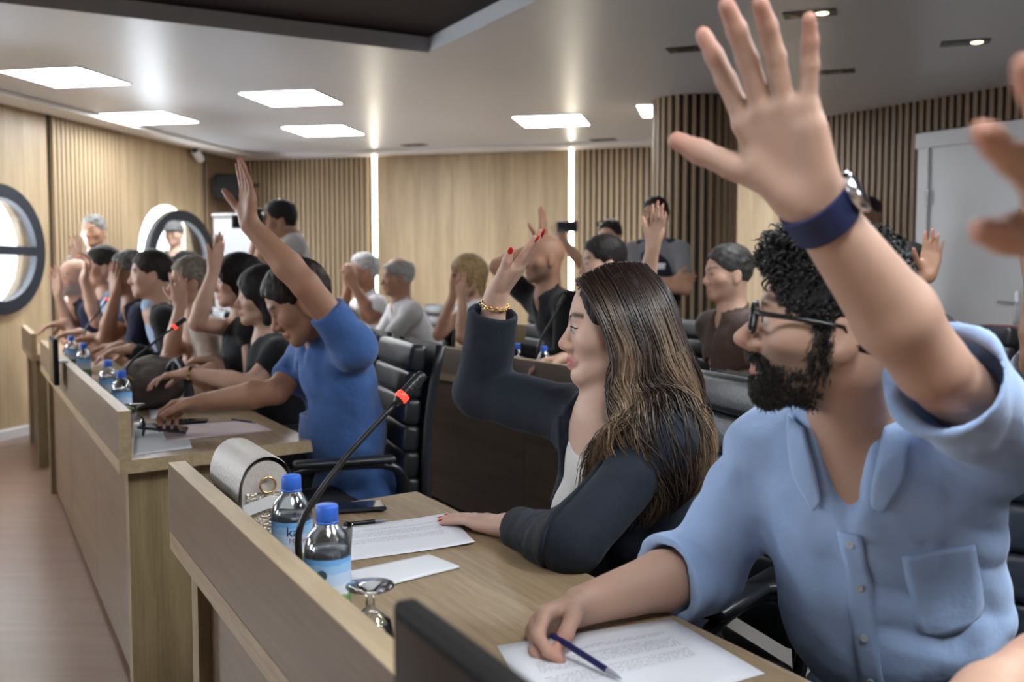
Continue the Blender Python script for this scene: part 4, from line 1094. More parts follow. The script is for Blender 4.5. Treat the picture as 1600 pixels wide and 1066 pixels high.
def woman_clothes(P):
    bv = bvh_of(P['shirt']); nb, RT, s = P['nb'], P['RT'], P['s']; Rx, Fx, t = RT[:, 0], RT[:, 1], RT[:, 2]
    # white top under the blazer
    f = Field(nb - .30 - V3(0, 0, .12), nb + V3(.3, .3, .05), .006)
    f.ell(nb - t * .17 * s, V3(.150, .108, .185) * s, RT); f.ell(nb - t * .34 * s, V3(.14, .108, .16) * s, RT, .05)
    for q in (-1, 1): f.ell(nb - t * .20 * s + Rx * q * .062 + Fx * .088, (.056, .047, .056), RT, .035)
    f.ell(nb + t * .035 + Fx * .11, V3(.078, .12, .085), RT, .01, 'cut'); f.plane(nb - t * .015, t, .005)
    v, F = f.mesh(); n = vnormals(v, F); v = v + n * (vnoise(v, 22) * .0015)[:, None]
    npmesh('top', v, F, cloth('white_top', (.62, .60, .58), .7, .1, 30, .2), P['root'], None, P['org'])
    # lapels
    for q in (-1, 1):
        rows = []
        for k in range(15):
            u = k / 14; z = -.005 - .262 * u; e = .096 * (1 - u ** 2.4) + .002
            wd = .012 + .062 * math.sin(min(1, u * 1.55) * 1.6) * (1 - max(0, (u - .62) / .38)) + (.010 if .35 < u < .5 else 0)
            rows.append((z, q * e, q * (e + wd)))
        patch(P, bv, 'lapel', rows, BLAZER, P['root'], .006, 6, .006)
woman_clothes(W)
GOLD = mat('gold', (.75, .52, .25), .25, metal=1.0)
def bracelet(P, sd, pos, r):
    sh, e, wr, a = P['arms'][sd]; ax = nrm(e - wr); c = wr + ax * pos; u = nrm(np.cross(ax, V3(0, 1, .2))); v = np.cross(ax, u); m = MB(); n = 26
    for k in range(n):
        th = 2 * math.pi * k / n; p = c + (u * math.cos(th) + v * math.sin(th)) * r; tan = -u * math.sin(th) + v * math.cos(th); rad = u * math.cos(th) + v * math.sin(th)
        w = rad if k % 2 else ax
        m.tube([Vector(p + tan * .0058 * math.cos(x) + w * .0048 * math.sin(x) - P['org']) for x in np.linspace(0, 2 * math.pi, 9)], .0016, 5, False)
    m.build('bracelet', GOLD, P['root'], smooth=True)
bracelet(W, 1, .022, .029)
def nails(P, sd, m, L=.007, w=.0046):
    for i, (p, d, n) in enumerate(P['tips'][sd]):
        x = np.cross(d, n); r = (.0078, .0078, .0075, .0066, .0085)[i] * P['s'] * .92
        if i == 4:
            view = nrm(V3(0, 0, EYE) - p); n = nrm(view - d * (view @ d)); x = np.cross(d, n)
        b = bmesh.new(); bmesh.ops.create_uvsphere(b, u_segments=10, v_segments=6, radius=1.0)
        M = Matrix([[x[k] * w, d[k] * L, n[k] * .0022, (p + n * r * .86 + d * .002 - P['org'])[k]] for k in range(3)] + [[0, 0, 0, 1]])
        bmesh.ops.transform(b, matrix=M, verts=b.verts); me = bpy.data.meshes.new('fingernail'); b.to_mesh(me); b.free()
        me.polygons.foreach_set('use_smooth', [True] * len(me.polygons)); link('fingernail', me, m, P['root'])
nails(W, 1, NAIL, .0095, .0055); nails(W, -1, NAIL, .0095, .0055)
# rings on the hand on the desk, earring-free; thin necklace
sh_, e_, wr_, a_ = W['arms'][-1]; fdir = nrm(npv(a_['fd']))
for k, (al, fo) in enumerate(((.0, .105), (-.018, .10))):
    pnn = nrm(npv(a_['pn']) - fdir * (npv(a_['pn']) @ fdir)); sd_ = -np.cross(fdir, pnn); p = wr_ + (sd_ * al + fdir * fo) * .88 - W['org']
    MB().lathe([(.0088, -.0015), (.0100, -.0015), (.0100, .0015), (.0088, .0015), (.0088, -.0015)], 20, p, Vector(fdir).to_track_quat('Z', 'Y').to_matrix()).build('ring', CHROME, W['root'], smooth=True)
# ---------------------------------------------------------------- man in the light blue shirt: hair, beard, glasses, watch, shirt details
def man_hair(P):
    c, R, s = P['c'], P['R'], P['s']; Wd = lambda x, y, z: c + R @ (V3(x, y, z) * s)
    f = Field(c - .17, c + .2, .004); th = .006
    f.ell(Wd(0, -.012, .030), V3(.076 + th, .098 + th, .089 + th) * s, R); f.ell(Wd(0, .018, .066), V3(.066, .082, .060) * s, R, .02)
    f.ell(Wd(0, .120, -.035), V3(.088, .078, .105) * s, R, .008, 'cut')
    f.plane(Wd(0, 0, -.030), R @ V3(0, .35, -1), .005)
    for q in (-1, 1): f.ell(Wd(q * .085, -.006, -.022), V3(.026, .030, .032) * s, R, .006, 'cut')
    v, F = f.mesh(); n = vnormals(v, F)
    npmesh('hair', v, F, HAIRM, P['root'], np.tile(V3(.010, .0095, .010), (len(v), 1)), P['org'])
    q = head_local(v, c, R, s); rg = np.random.default_rng(5)
    cand = np.nonzero((q[:, 2] > .0) & (q[:, 0] < .06) & (q[:, 1] > -.075))[0]; pick = rg.choice(cand, 1300)
    k = 14; ts = np.linspace(0, 1, k); p0 = v[pick]; nn = n[pick]
    up = np.clip((q[pick, 2] - .03) / .07, 0, 1)
    L = (.010 + .020 * up * rg.random(len(pick)))
    flow = R @ V3(0, .35, .1); side = np.cross(nn, flow); side /= np.linalg.norm(side, axis=1, keepdims=True) + 1e-9; ph = rg.random(len(pick)) * 6.28
    fl2 = rg.normal(0, .6, (len(pick), 3)); fl2 -= nn * (fl2 * nn).sum(1, keepdims=True)
    pth = p0[:, None, :] - nn[:, None, :] * .003 + nn[:, None, :] * (L[:, None] * np.sin(ts * 2.0)[None, :])[:, :, None] * .55 + (fl2 + flow)[:, None, :] * (L[:, None] * ts[None, :])[:, :, None] * .8
    cr = .005 * up; pth = pth + side[:, None, :] * (cr[:, None] * np.sin(ts[None, :] * 8 + ph[:, None]))[:, :, None] + nn[:, None, :] * (cr[:, None] * np.cos(ts[None, :] * 8 + ph[:, None]))[:, :, None]
    rad = np.full((len(pick), k), .0019) * np.clip(1.2 - ts[None, :] ** 3, .2, 1)
    col = np.tile(V3(.012, .011, .0115), (len(pick), k, 1)) * (.6 + rg.random((len(pick), 1, 1)))
    strands('hair_curls', pth, rad, col, STRANDM, P['root'], P['org'])
man_hair(M)
def man_beard(P):
    """short hairs on the jaw, chin and upper lip"""
    c, R, s = P['c'], P['R'], P['s']; v, F = P['body']; q = head_local(v, c, R, s); n = vnormals(v, F); x, y, z = np.abs(q[:, 0]), q[:, 1], q[:, 2]
    sm = lambda a: np.clip(a, 0, 1)
    jaw = sm((-.052 - .18 * (y - .04) - z) / .018) * sm((z + .128) / .014) * sm((y - .0) / .02)
    mus = sm((-.048 - .16 * x - z) / .003) * sm((z + .074 + .0 * x) / .004) * sm((.034 - x) / .006) * (y > .06) * np.where(x < .013, sm((z + .0625) / .002), 1)
    sb = sm((.035 - z) / .01) * sm((z + .075) / .01) * sm((.016 - np.abs(y - .012)) / .008) * (x > .05)
    lip = (x / .0215) ** 2 + ((z + .0705) / .0092) ** 2 < 1
    w = np.maximum(np.maximum(jaw * np.where(y > .055, 1, .32), 1.6 * mus), sb * .6); w[lip & (y > .06)] = 0; w[(np.abs(z) > .15) | (y < -.02) | (x > .1) | (y > .14)] = 0
    rg = np.random.default_rng(11); pick = rg.choice(len(v), 4600, p=w / w.sum()); k = 5; ts = np.linspace(0, 1, k)
    p0 = v[pick] + rg.normal(0, .001, (len(pick), 3)); nn = n[pick]; dn = R @ V3(0, .15, -1); out = np.sign(q[pick, 0])[:, None] * R[:, 0][None, :] * (mus[pick] > .3)[:, None] * .9
    d = dn + out + rg.normal(0, .35, (len(pick), 3)); d -= nn * (d * nn).sum(1, keepdims=True) * .9; d /= np.linalg.norm(d, axis=1, keepdims=True)
    L = .006 + .005 * rg.random(len(pick))
    pth = p0[:, None, :] + d[:, None, :] * (L[:, None] * ts[None, :])[:, :, None] + nn[:, None, :] * (L[:, None] * .45 * np.sin(ts * 2.2)[None, :])[:, :, None]
    rad = np.full((len(pick), k), .00075) * (1.15 - ts[None, :] ** 2); col = np.tile(V3(.012, .010, .009), (len(pick), k, 1)) * (.6 + .8 * rg.random((len(pick), 1, 1)))
    strands('beard', pth, rad, col, STRANDM, P['root'], P['org'])
man_beard(M)
def glasses(P):
    m = MB(); o = P['org']; L = lambda x, y, z: Vector(hp_(P, x, y, z) - o)
    BLK = mat('glasses_black', (.008, .008, .009), .25)
    root = MB().tube([L(-.010, .104, .006), L(0, .106, .009), L(.010, .104, .006)], .002, 6).build('glasses', BLK, P['root'], smooth=True)
    for q in (-1, 1):
        pts = []
        for k in range(29):
            t = 2 * math.pi * k / 28; cx = math.copysign(abs(math.cos(t)) ** .6, math.cos(t)); cz = math.copysign(abs(math.sin(t)) ** .6, math.sin(t))
            pts.append(L(q * (.035 + .0255 * cx), .104 - .006 * (cx * .5 + .5), -.002 + .0195 * cz))
        MB().tube(pts, .0031, 6, False).build('rim', BLK, root, smooth=True)
        MB().tube([L(q * .060, .099, .006), L(q * .072, .09, .006), L(q * .079, .03, .005), L(q * .081, -.01, .003), L(q * .081, -.03, -.02)], [.0036, .0036, .0032, .0028, .002], 6).build('temple', BLK, root, smooth=True)
        MB().quad(*[pts[k] for k in range(0, 28)]).build('lens', thin_glass('lens_glass', (.96, .97, .97), .9, .02), root)
    return root
glasses(M)
def watch(P, sd, pos, band, r, w):
    b, c, ax = arm_ring(P, sd, pos, 'watch_band', band, r, w, None, 40, .0045)
    pn = nrm(npv(P['arms'][sd][3]['pn'])); d = nrm(V3(.85, -.35, .35)); d = nrm(d - ax * (d @ ax)); Mx = Vector(d).to_track_quat('Z', 'Y').to_matrix(); p = c + d * (r + .003)
    cs = MB().lathe([(0, -.002), (.021, -.002), (.0225, .003), (.0225, .008), (.0195, .0105), (0, .0105)], 28, p, Mx).build('watch_case', CHROME, b, smooth=True)
    MB().lathe([(0, .0107), (.0185, .0107), (.0185, .0112), (0, .0112)], 28, p, Mx).build('watch_dial', mat('dial_dark', (.02, .02, .03), .1), b)
    MB().tube([Vector(p + d * .005 + ax * .022), Vector(p + d * .005 + ax * .027)], .003, 8).build('watch_crown', CHROME, b)
NAVY = mat('navy_strap', (.012, .020, .075), .55)
watch(M, -1, .018, NAVY, .0325, .034)
def shirt_details(P):
    bv = bvh_of(P['shirt']); BS = BLUESHIRT; BTN = mat('button', (.45, .48, .52), .3)
    zs = [-.118 - k * .028 for k in range(15)]
    patch(P, bv, 'placket', [(z, -.017, .017) for z in zs], BS, P['root'], .0035, 4, .0035)
    for k in range(6):
        p, n = on_front(P, bv, 0.0, -.135 - .07 * k, .0045)
        if p is not None: MB().lathe([(0, .0012), (.003, .001), (.0045, .0018), (.0055, .0012), (.0055, -.001), (0, -.001)], 14, p - P['org'], Vector(n).to_track_quat('Z', 'Y').to_matrix()).build('button', BTN, P['root'], smooth=True)
    patch(P, bv, 'pocket', [(-.155, -.135, -.045), (-.163, -.135, -.045), (-.19, -.135, -.045), (-.22, -.135, -.046), (-.25, -.134, -.047), (-.268, -.128, -.052), (-.282, -.10, -.08)], BS, P['root'], .0025, 8, .0025, .15)
    for q in (-1, 1):
        rows = []
        for k in range(9):
            u = k / 8; z = .015 - .105 * u; inner = q * (.050 - .022 * u) if u < .85 else q * (.031 + .012 * (u - .85) / .15); outer = q * (.082 - .012 * u - .025 * max(0, u - .6) / .4)
            rows.append((z, inner, outer))
        patch(P, bv, 'collar', rows, BS, P['root'], .010, 5, .004)
shirt_details(M)
# ---------------------------------------------------------------- everybody else
UPV = V3(0, 0, 1)
BLACKT = cloth('black', (.010, .010, .012)); NAVYT = cloth('navy', (.014, .018, .045)); WHITET = cloth('white', (.62, .62, .64)); CREAM = cloth('cream', (.55, .47, .41))
SKYT = cloth('sky', (.36, .48, .66)); BROWNT = cloth('brown', (.060, .036, .030)); GREYT = cloth('grey', (.16, .16, .17)); DGREY = cloth('charcoal', (.035, .035, .04))
def on_table(px, py, d, sd=1, ang=195, **k):
    a = math.radians(ang); q = dict(wrist=AT(px, py, d), hint=V3(0, 0, -1) + V3(.6, 0, 0), fd=V3(math.cos(a), math.sin(a), -.1), pn=V3(0, -.2, -1), curl=(15, 18, 20, 22)); q.update(k); return q
def up(px, py, d, tip, pn=(-.6, -.75, .1), hint=(.2, 0, -1), dt=0.0, **k):
    w = AT(px, py, d); q = dict(wrist=w, hint=V3(*hint), fd=d3(w, AT(tip[0], tip[1], d + dt)), pn=V3(*pn), curl=(4, 5, 6, 8), spread=5); q.update(k); return q
SEAT = 'black office chair of the '
# row behind the middle desk
P2 = person('W2', 'woman with tied dark hair in a black top beside the blue polo man', AT(410, 464, 3.9), 197, 205, s=.94, fem=True, tone='fair', hair='bob', haircol=(.012, .009, .009), shirt=BLACKT, sleeve='short', neckline='crew', h=.006, lips=(.40, .14, .13),
    armL=on_table(292, 583, 3.75, elbow=AT(392, 600, 3.72)), armR=on_table(330, 575, 4.0), chair_label=SEAT + 'woman in the black top')
b_, c_, x_ = arm_ring(P2, -1, .02, 'watch_band', GOLD, .026, .012)
P3 = person('W3', 'dark haired woman in black holding up a flat hand before her face', AT(372, 440, 4.3), 197, 205, s=.94, fem=True, tone='fair', hair='bob', haircol=(.012, .010, .010), shirt=BLACKT, sleeve='none', neckline='crew', h=.0065,
    armR=dict(wrist=AT(334, 424, 4.2), elbow=AT(308, 505, 4.15), fd=d3(AT(334, 424, 4.2), AT(350, 352, 4.2)), pn=V3(-.8, .4, .2), curl=(2, 2, 3, 3), spread=1, thumb=(20, 10, 5)), armL=on_table(330, 560, 4.2), chair_label=SEAT + 'dark haired woman with the flat hand')
P6 = person('P6', 'person with short fair hair and a cream top, hand at the forehead', AT(298, 442, 4.65), 200, 205, s=.95, fem=True, tone='fair', hair='short', haircol=(.13, .10, .07), grey=.3, shirt=CREAM, sleeve='short', neckline='crew', h=.007,
    armR=up(282, 478, 4.55, (276, 405), pn=(-.3, .9, 0), hint=(-.3, -.4, -1)), armL=on_table(262, 560, 4.4), chair_label=SEAT + 'person in the cream top')
P7 = person('P7', 'man in a black suit and pale blue shirt sitting among the front row', AT(236, 430, 5.1), 198, 205, tone='fair', haircol=(.02, .016, .014), shirt=BLACKT, sleeve='long', neckline='blazer', h=.0075, armL=on_table(205, 545, 4.9), armR=on_table(190, 540, 5.1), chair_label=SEAT + 'man in the black suit')
P8 = person('P8', 'grey haired man in a navy shirt with a hand before his mouth', AT(202, 428, 5.45), 200, 205, tone='tan', haircol=(.04, .038, .036), grey=.5, shirt=NAVYT, sleeve='short', neckline='collar', h=.0075,
    armR=up(180, 462, 5.35, (178, 420), pn=(.5, .8, 0), hint=(-.4, -.3, -1)), armL=on_table(150, 528, 5.4), chair_label=SEAT + 'grey haired man in the navy shirt')
P9 = person('P9', 'dark haired man in a sky blue shirt lifting a bare forearm', AT(160, 418, 5.9), 205, 205, tone='fair', haircol=(.02, .017, .015), shirt=SKYT, sleeve='short', h=.008,
    armR=up(132, 436, 5.75, (142, 396), pn=(-.7, -.6, 0), hint=(.2, -.3, -1), curl=(25, 30, 30, 30)), armL=on_table(124, 520, 5.75), chair_label=SEAT + 'man in the sky blue shirt')
P10 = person('P10', 'bald man with grey beard and navy waistcoat at the far end', AT(116, 434, 6.4), 236, 215, tone='fair', hair='none', haircol=(.25, .24, .23), stubble=.7, shirt=NAVYT, sleeve='short', h=.008,
    armR=up(92, 462, 6.25, (86, 420), pn=(-.4, -.9, 0)), armL=on_table(104, 505, 6.25), chair_label=SEAT + 'bald man at the far end')
P10b = person('P10b', 'person hidden behind the bald man with a pink raised palm', AT(134, 446, 6.75), 225, 215, tone='pale', haircol=(.02, .016, .014), shirt=BLACKT, h=.009, armR=up(121, 412, 6.6, (117, 370), pn=(-.3, -.95, 0), spread=9), chair_label=SEAT + 'person with the pink raised palm')
# standing by the windows
P11 = person('P11', 'grey haired man in a dark shirt standing before the slatted left wall', AT(147, 362, 7.6), 262, 262, tone='tan', haircol=(.05, .05, .05), grey=.7, shirt=DGREY, seated=False, h=.009, lean=.0)
P12 = person('P12', 'woman with a grey cap and black t-shirt standing before the round window', AT(272, 366, 9.2), 262, 262, s=.95, fem=True, tone='pale', hair='bob', haircol=(.02, .015, .013), shirt=BLACKT, neckline='crew', seated=False, h=.009, lean=.0, sleeve_frac=.7, cap=True)
def cap(P, m):
    c, R, s = P['c'], P['R'], P['s']; Wd = lambda x, y, z: c + R @ (V3(x, y, z) * s); f = Field(c - .2, c + .22, .008)
    f.ell(Wd(0, -.008, .035), V3(.086, .108, .098) * s, R); f.plane(Wd(0, .09, .030), R @ V3(0, .25, -1), .006); f.ell(Wd(0, .095, .038), V3(.065, .065, .010) * s, R, .01)
    v, F = f.mesh(); npmesh('cap', v, F, m, P['root'], None, P['org'])
cap(P12, mat('cap_grey', (.10, .10, .105), .85))
P13 = person('P13', 'cameraman in a white t-shirt standing and looking through a camera', AT(436, 346, 6.2), 195, 200, tone='tan', haircol=(.010, .009, .009), top=.012, shirt=cloth('offwhite', (.42, .40, .39)), neckline='crew', seated=False, h=.0075, lean=.02, nb=AT(455, 374, 6.22),
    armL=dict(wrist=AT(412, 364, 6.0), hint=(.2, -.3, -1), fd=(-.6, .1, .7), pn=(.1, .9, .1), curl=(30, 30, 30, 30)), armR=dict(wrist=AT(404, 362, 6.35), hint=(.2, .3, -1), fd=(-.4, -.3, .8), pn=(0, -1, 0), curl=(30, 30, 30, 30)))
# second row
P14 = person('P14', 'white haired man in a white shirt with clasped hands near his chin', AT(568, 424, 7.2), 200, 205, s=1.05, tone='tan', haircol=(.42, .42, .42), grey=.3, shirt=WHITET, sleeve='short', h=.0075,
    armL=dict(wrist=AT(552, 446, 6.95), elbow=AT(582, 492, 7.05), fd=d3(AT(552, 446, 6.95), AT(542, 418, 6.9)), pn=(-.3, .9, 0), curl=(35, 35, 35, 35)), armR=up(545, 448, 7.1, (543, 420), pn=(0, -1, 0), hint=(-.3, .2, -1), curl=(35, 35, 35, 35)), chair_label=SEAT + 'white haired man in the white shirt')
P14b = person('P14b', 'balding man in a white long sleeved shirt leaning back in his chair', AT(621, 433, 6.6), 197, 203, s=1.03, pitch=-3, tone='tan', hair='fringe', haircol=(.30, .29, .28), shirt=cloth('white2', (.56, .55, .56)), sleeve='long', h=.0075, lean=-.05, armL=on_table(548, 503, 6.45), armR=on_table(542, 498, 6.65), chair_label=SEAT + 'balding man in the white shirt')
P15 = person('P15', 'blonde woman covering her face with both hands', AT(730, 430, 5.8), 200, 205, s=.95, fem=True, tone='mid', hair='bob', haircol=(.28, .19, .09), shirt=WHITET, sleeve='none', neckline='crew', h=.007,
    armL=dict(wrist=AT(722, 468, 5.6), hint=(.2, -.4, -1), fd=d3(AT(722, 468, 5.6), AT(718, 425, 5.62)), pn=(.3, .9, .1), curl=(4, 5, 6, 8), spread=2), armR=dict(wrist=AT(708, 462, 5.75), hint=(-.3, .2, -1), fd=d3(AT(708, 462, 5.75), AT(706, 420, 5.75)), pn=(.9, -.3, .1), curl=(5, 5, 5, 5), spread=2), chair_label=SEAT + 'blonde woman')
P16 = person('P16', 'bald man in a black shirt with his fingers raised over his head', AT(850, 404, 4.9), 196, 205, tone='tan', hair='none', haircol=(.05, .045, .04), shirt=BLACKT, sleeve='long', h=.007, stubble=.4,
    armR=up(846, 384, 5.1, (851, 334), pn=(-.8, .4, 0), hint=(-1, .2, -.4), sleeve='short'), armL=on_table(800, 545, 4.75), chair_label=SEAT + 'bald man in the black shirt')
P17 = person('P17', 'dark haired man in profile with an open hand held up behind the woman', AT(942, 412, 4.6), 190, 205, tone='fair', haircol=(.016, .012, .011), top=.011, shirt=DGREY, sleeve='short', h=.0068,
    armL=dict(wrist=AT(1020, 388, 4.2), elbow=AT(1004, 470, 4.3), fd=d3(AT(1020, 388, 4.2), AT(1036, 315, 4.2)), pn=V3(-.75, -.6, .1), curl=(3, 4, 5, 6), spread=6, thumb=(25, 15, 5)), armR=on_table(880, 560, 4.5), chair_label=SEAT + 'dark haired man in profile')
P18 = person('P18', 'standing woman with sunglasses on her head filming with a phone', AT(953, 370, 7.0), 240, 240, s=.95, fem=True, tone='mid', hair='short', haircol=(.02, .014, .012), shirt=cloth('teal', (.10, .16, .20)), neckline='crew', seated=False, h=.008, lean=0, stubble=.0,
    armR=dict(wrist=AT(877, 372, 6.75), elbow=AT(908, 412, 6.8), fd=d3(AT(877, 372, 6.75), AT(874, 352, 6.75)), pn=(.3, .9, 0), curl=(40, 35, 35, 35)), sleeve_frac=.5)
P19 = person('P19', 'man in a grey t-shirt and dark waistcoat with a white badge standing by the column', AT(1024, 338, 6.7), 232, 240, tone='tan', haircol=(.012, .010, .010), shirt=GREYT, neckline='crew', seated=False, h=.008, lean=0, sleeve_frac=.65,
    armL=dict(wrist=AT(1015, 445, 6.45), hint=(1, 0, -.6), fd=(-1, 0, .1), pn=(.1, .9, .2), curl=(20, 20, 20, 20)), armR=dict(wrist=AT(1050, 440, 6.5), hint=(-1, 0, -.6), fd=(1, 0, .05), pn=(0, .9, .3), curl=(20, 20, 20, 20)))
def vest(P, m):
    nb, RT, pel = P['nb'], P['RT'], P['pel']; Rx, Fx, t = RT[:, 0], RT[:, 1], RT[:, 2]; f = Field(pel - .25, nb + .25, .009)
    f.ell(nb - t * .18, V3(.158, .128, .21), RT); f.ell(nb - t * .36, V3(.162, .130, .18), RT, .04); f.cone(nb - t * .02 - Rx * .10, nb - t * .02 + Rx * .10, .06, .06, .04)
    f.cone(nb + UPV * .1, nb + Fx * .06 - t * .12, .06, .05, .01, 'cut')
    v, F = f.mesh(); npmesh('waistcoat', v, F, m, P['root'], None, P['org']); bv = bvh_of((v, F))
    patch(P, bv, 'badge', [(-.13 - .01 * k, -.10, -.03) for k in range(5)], mat('badge_white', (.6, .6, .62), .6), P['root'], .004, 5, .003)
vest(P19, cloth('waistcoat', (.012, .014, .022)))
P20 = person('P20', 'man in a brown polo shirt resting his arms on the desk behind', AT(1137, 428, 4.3), 190, 203, tone='fair', haircol=(.02, .018, .017), grey=.10, shirt=BROWNT, sleeve='short', h=.0065, stubble=.25, bw=1.1,
    armL=on_table(1105, 606, 4.05, elbow=AT(1195, 606, 4.05), ang=190), armR=on_table(1090, 600, 4.2, ang=230), chair_label=SEAT + 'man in the brown polo')
P21 = person('P21', 'man in dark clothes standing far back before the brown slats', AT(1358, 335, 7.55), 225, 225, tone='dark', shirt=DGREY, seated=False, h=.0095, lean=0)
P22 = person('P22', 'dark haired person with a raised palm behind the bearded man', AT(1416, 428, 4.3), 190, 200, tone='tan', haircol=(.010, .009, .010), top=.011, shirt=DGREY, h=.0075, armL=up(1450, 432, 4.15, (1458, 378), pn=(-.2, -.95, 0), spread=3, hint=(-.5, .3, -1)), chair_label=SEAT + 'dark haired person with the raised palm')
PATT = cloth('grey_print', (.20, .21, .24), .85, .1, 40, .6)
P23 = person('P23', 'person in a grey printed shirt cut off by the right edge', AT(1705, 420, 2.75), 185, 205, tone='tan', shirt=PATT, h=.0085, shR=AT(1618, 580, 2.85), shL=AT(1790, 590, 2.6), nb=AT(1700, 550, 2.72), armR=dict(wrist=AT(1618, 432, 2.62), elbow=AT(1622, 560, 2.6), fd=(-.1, 0, 1), pn=(-.9, -.3, 0)), chair_label=SEAT + 'person in the grey printed shirt')
n_w = AT(1795, 365, .60)
P24 = person('P24', 'person at the right edge whose blurred hand and elbow enter the picture', (.71, .72, 1.24), 190, 208, tone='fair', haircol=(.02, .016, .014), shirt=DGREY, sleeve='short', h=.006, pel=(.92, .90, .56),
    armL=dict(wrist=n_w, hint=(.3, -.4, -1), fd=d3(n_w, AT(1632, 130, .52)), pn=(-.55, -.8, .2), curl=((6, 10, 8), (4, 10, 8), (4, 8, 8), (4, 8, 8)), spread=(6, -2, -8, -14), thumb=(30, 5, 5)),
    armR=dict(wrist=(.33, .88, .80), elbow=(.575, 1.05, .84), fd=(-.8, -.3, -.1), pn=(.2, 0, -1), curl=(20, 20, 20, 20)), chair_label=SEAT + 'person at the right edge')
# pale shirt under the black suit
def inner_shirt(P, m):
    nb, RT, s = P['nb'], P['RT'], P['s']; Rx, Fx, t = RT[:, 0], RT[:, 1], RT[:, 2]; f = Field(nb - .3, nb + .2, .008)
    f.ell(nb - t * .17, V3(.150, .110, .19), RT); f.cone(nb + t * .03, nb - t * .08, .064, .085, .03); f.cone(nb + UPV * .1, nb + t * .0, .056, .058, .004, 'cut'); f.cone(nb + Fx * .09 + t * .03, nb + Fx * .12 - t * .05, .03, .003, .004, 'cut')
    v, F = f.mesh(); npmesh('inner_shirt', v, F, m, P['root'], None, P['org'])
inner_shirt(P7, SKYT)
# sunglasses pushed up on the filming woman
m_ = MB(); o_ = P18['org']
for q in (-1, 1):
    m_.tube([Vector(hp_(P18, q * .035 + .024 * math.cos(t), .085 - .3 * (.02 * math.sin(t)), .092 + .018 * math.sin(t)) - o_) for t in np.linspace(0, 2 * math.pi, 13)], .006, 6, False)
m_.build('sunglasses', BLACKP, P18['root'], smooth=True)
# ================================================================== THINGS ON THE DESKS AND IN HANDS
# ---- water bottles
PET = thin_glass('bottle_plastic', (.90, .95, .98), .95, .12, .10)
WATER = thin_glass('bottle_water', (.82, .91, .97), .9, .14, .35)
CAPB = mat('cap_blue', (0.035, 0.14, 0.62), 0.35)
def label_material():
    """printed wrap: sky, white hill band and green trees, drawn by height and angle"""
    m = bpy.data.materials.new('bottle_label'); m.use_nodes = True
    nt = m.node_tree; N = nt.nodes; L = nt.links; p = N['Principled BSDF']
    tc = N.new('ShaderNodeTexCoord'); sp = N.new('ShaderNodeSeparateXYZ'); L.new(tc.outputs['Object'], sp.inputs[0])
    nz = N.new('ShaderNodeTexNoise'); nz.inputs['Scale'].default_value = 60; L.new(tc.outputs['Object'], nz.inputs['Vector'])
    ma = N.new('ShaderNodeMath'); ma.operation = 'MULTIPLY_ADD'; ma.inputs[1].default_value = .012; L.new(nz.outputs[0], ma.inputs[0]); L.new(sp.outputs['Z'], ma.inputs[2])
    mr = N.new('ShaderNodeMapRange'); mr.inputs[1].default_value = .062; mr.inputs[2].default_value = .130; L.new(ma.outputs[0], mr.inputs[0])
    cr = N.new('ShaderNodeValToRGB'); cr.color_ramp.interpolation = 'CONSTANT'
    e = cr.color_ramp.elements; e[0].position = 0; e[0].color = (.62, .72, .80, 1); e[1].position = .08; e[1].color = (.10, .22, .07, 1)
    for pos, c in ((.24, (.22, .36, .16, 1)), (.30, (.66, .72, .80, 1)), (.52, (.50, .64, .84, 1)), (.76, (.30, .54, .84, 1)), (.93, (.16, .42, .80, 1))):
        q = e.new(pos); q.color = c
    L.new(mr.outputs[0], cr.inputs[0]); L.new(cr.outputs[0], p.inputs['Base Color']); p.inputs['Roughness'].default_value = .35
    return m
LABELM = label_material()
def text_obj(name, body, size, m, parent, loc, rot, wrap=None):
    cu = bpy.data.curves.new(name, 'FONT'); cu.body = body; cu.size = size; cu.align_x = 'CENTER'; cu.align_y = 'CENTER'; cu.extrude = .00008
    o = bpy.data.objects.new(name, cu); COL.objects.link(o)
    me = bpy.data.meshes.new_from_object(o); bpy.data.objects.remove(o)
    if wrap:
        for v in me.vertices:
            t = v.co.x / wrap; z = v.co.z; v.co.x = math.sin(t) * (wrap + z); v.co.z = math.cos(t) * (wrap + z) - wrap
    return link(name, me, m, parent, loc, rot)
def make_bottle():
    e = empty('water_bottle')
    prof = [(0, .004), (.020, .0), (.029, .002), (.0325, .010), (.0325, .058), (.0318, .062), (.0318, .128), (.0325, .132), (.0318, .140), (.027, .156), (.0165, .170), (.0135, .174), (.0135, .182)]
    MB().lathe(prof, 32).build('bottle', PET, e, smooth=True)
    MB().lathe([(0, .006), (.026, .006), (.0305, .012), (.0305, .126), (.030, .136), (0, .137)], 28).build('water', WATER, e, smooth=True)
    MB().lathe([(.0326, .063), (.0326, .127)], 40).build('label', LABELM, e, smooth=True)
    cp = MB().lathe([(.0150, .176), (.0158, .177), (.0158, .1955), (.0145, .198), (0, .198)], 28); cp.build('cap', CAPB, e, smooth=True)
    MB().lathe([(.0146, .1725), (.0165, .1725), (.0165, .1752), (.0146, .1752)], 28).build('neck_ring', CAPB, e, smooth=True)
    return e
BOT = make_bottle(); kids(BOT); _bfirst = [True]
def bottle(px, v, label, base=.7505, rot=0.0):
    global BOT
    if _bfirst[0]: b = BOT; _bfirst[0] = False
    else: b = copy_tree(BOT)
    k = (px - 800) / FPX; y = v / (VX * k + VY); b.location = (k * y, y, base); b.rotation_euler = (0, 0, rot)
    tag(b, label, 'bottle', 'small water bottles with blue caps'); return b
INK = mat('ink_dark', (.03, .04, .10), .5); INKR = mat('ink_red', (.45, .05, .06), .5)
b1 = bottle(507, .432, 'water bottle with blue cap nearest the camera, in front of the tumbler')
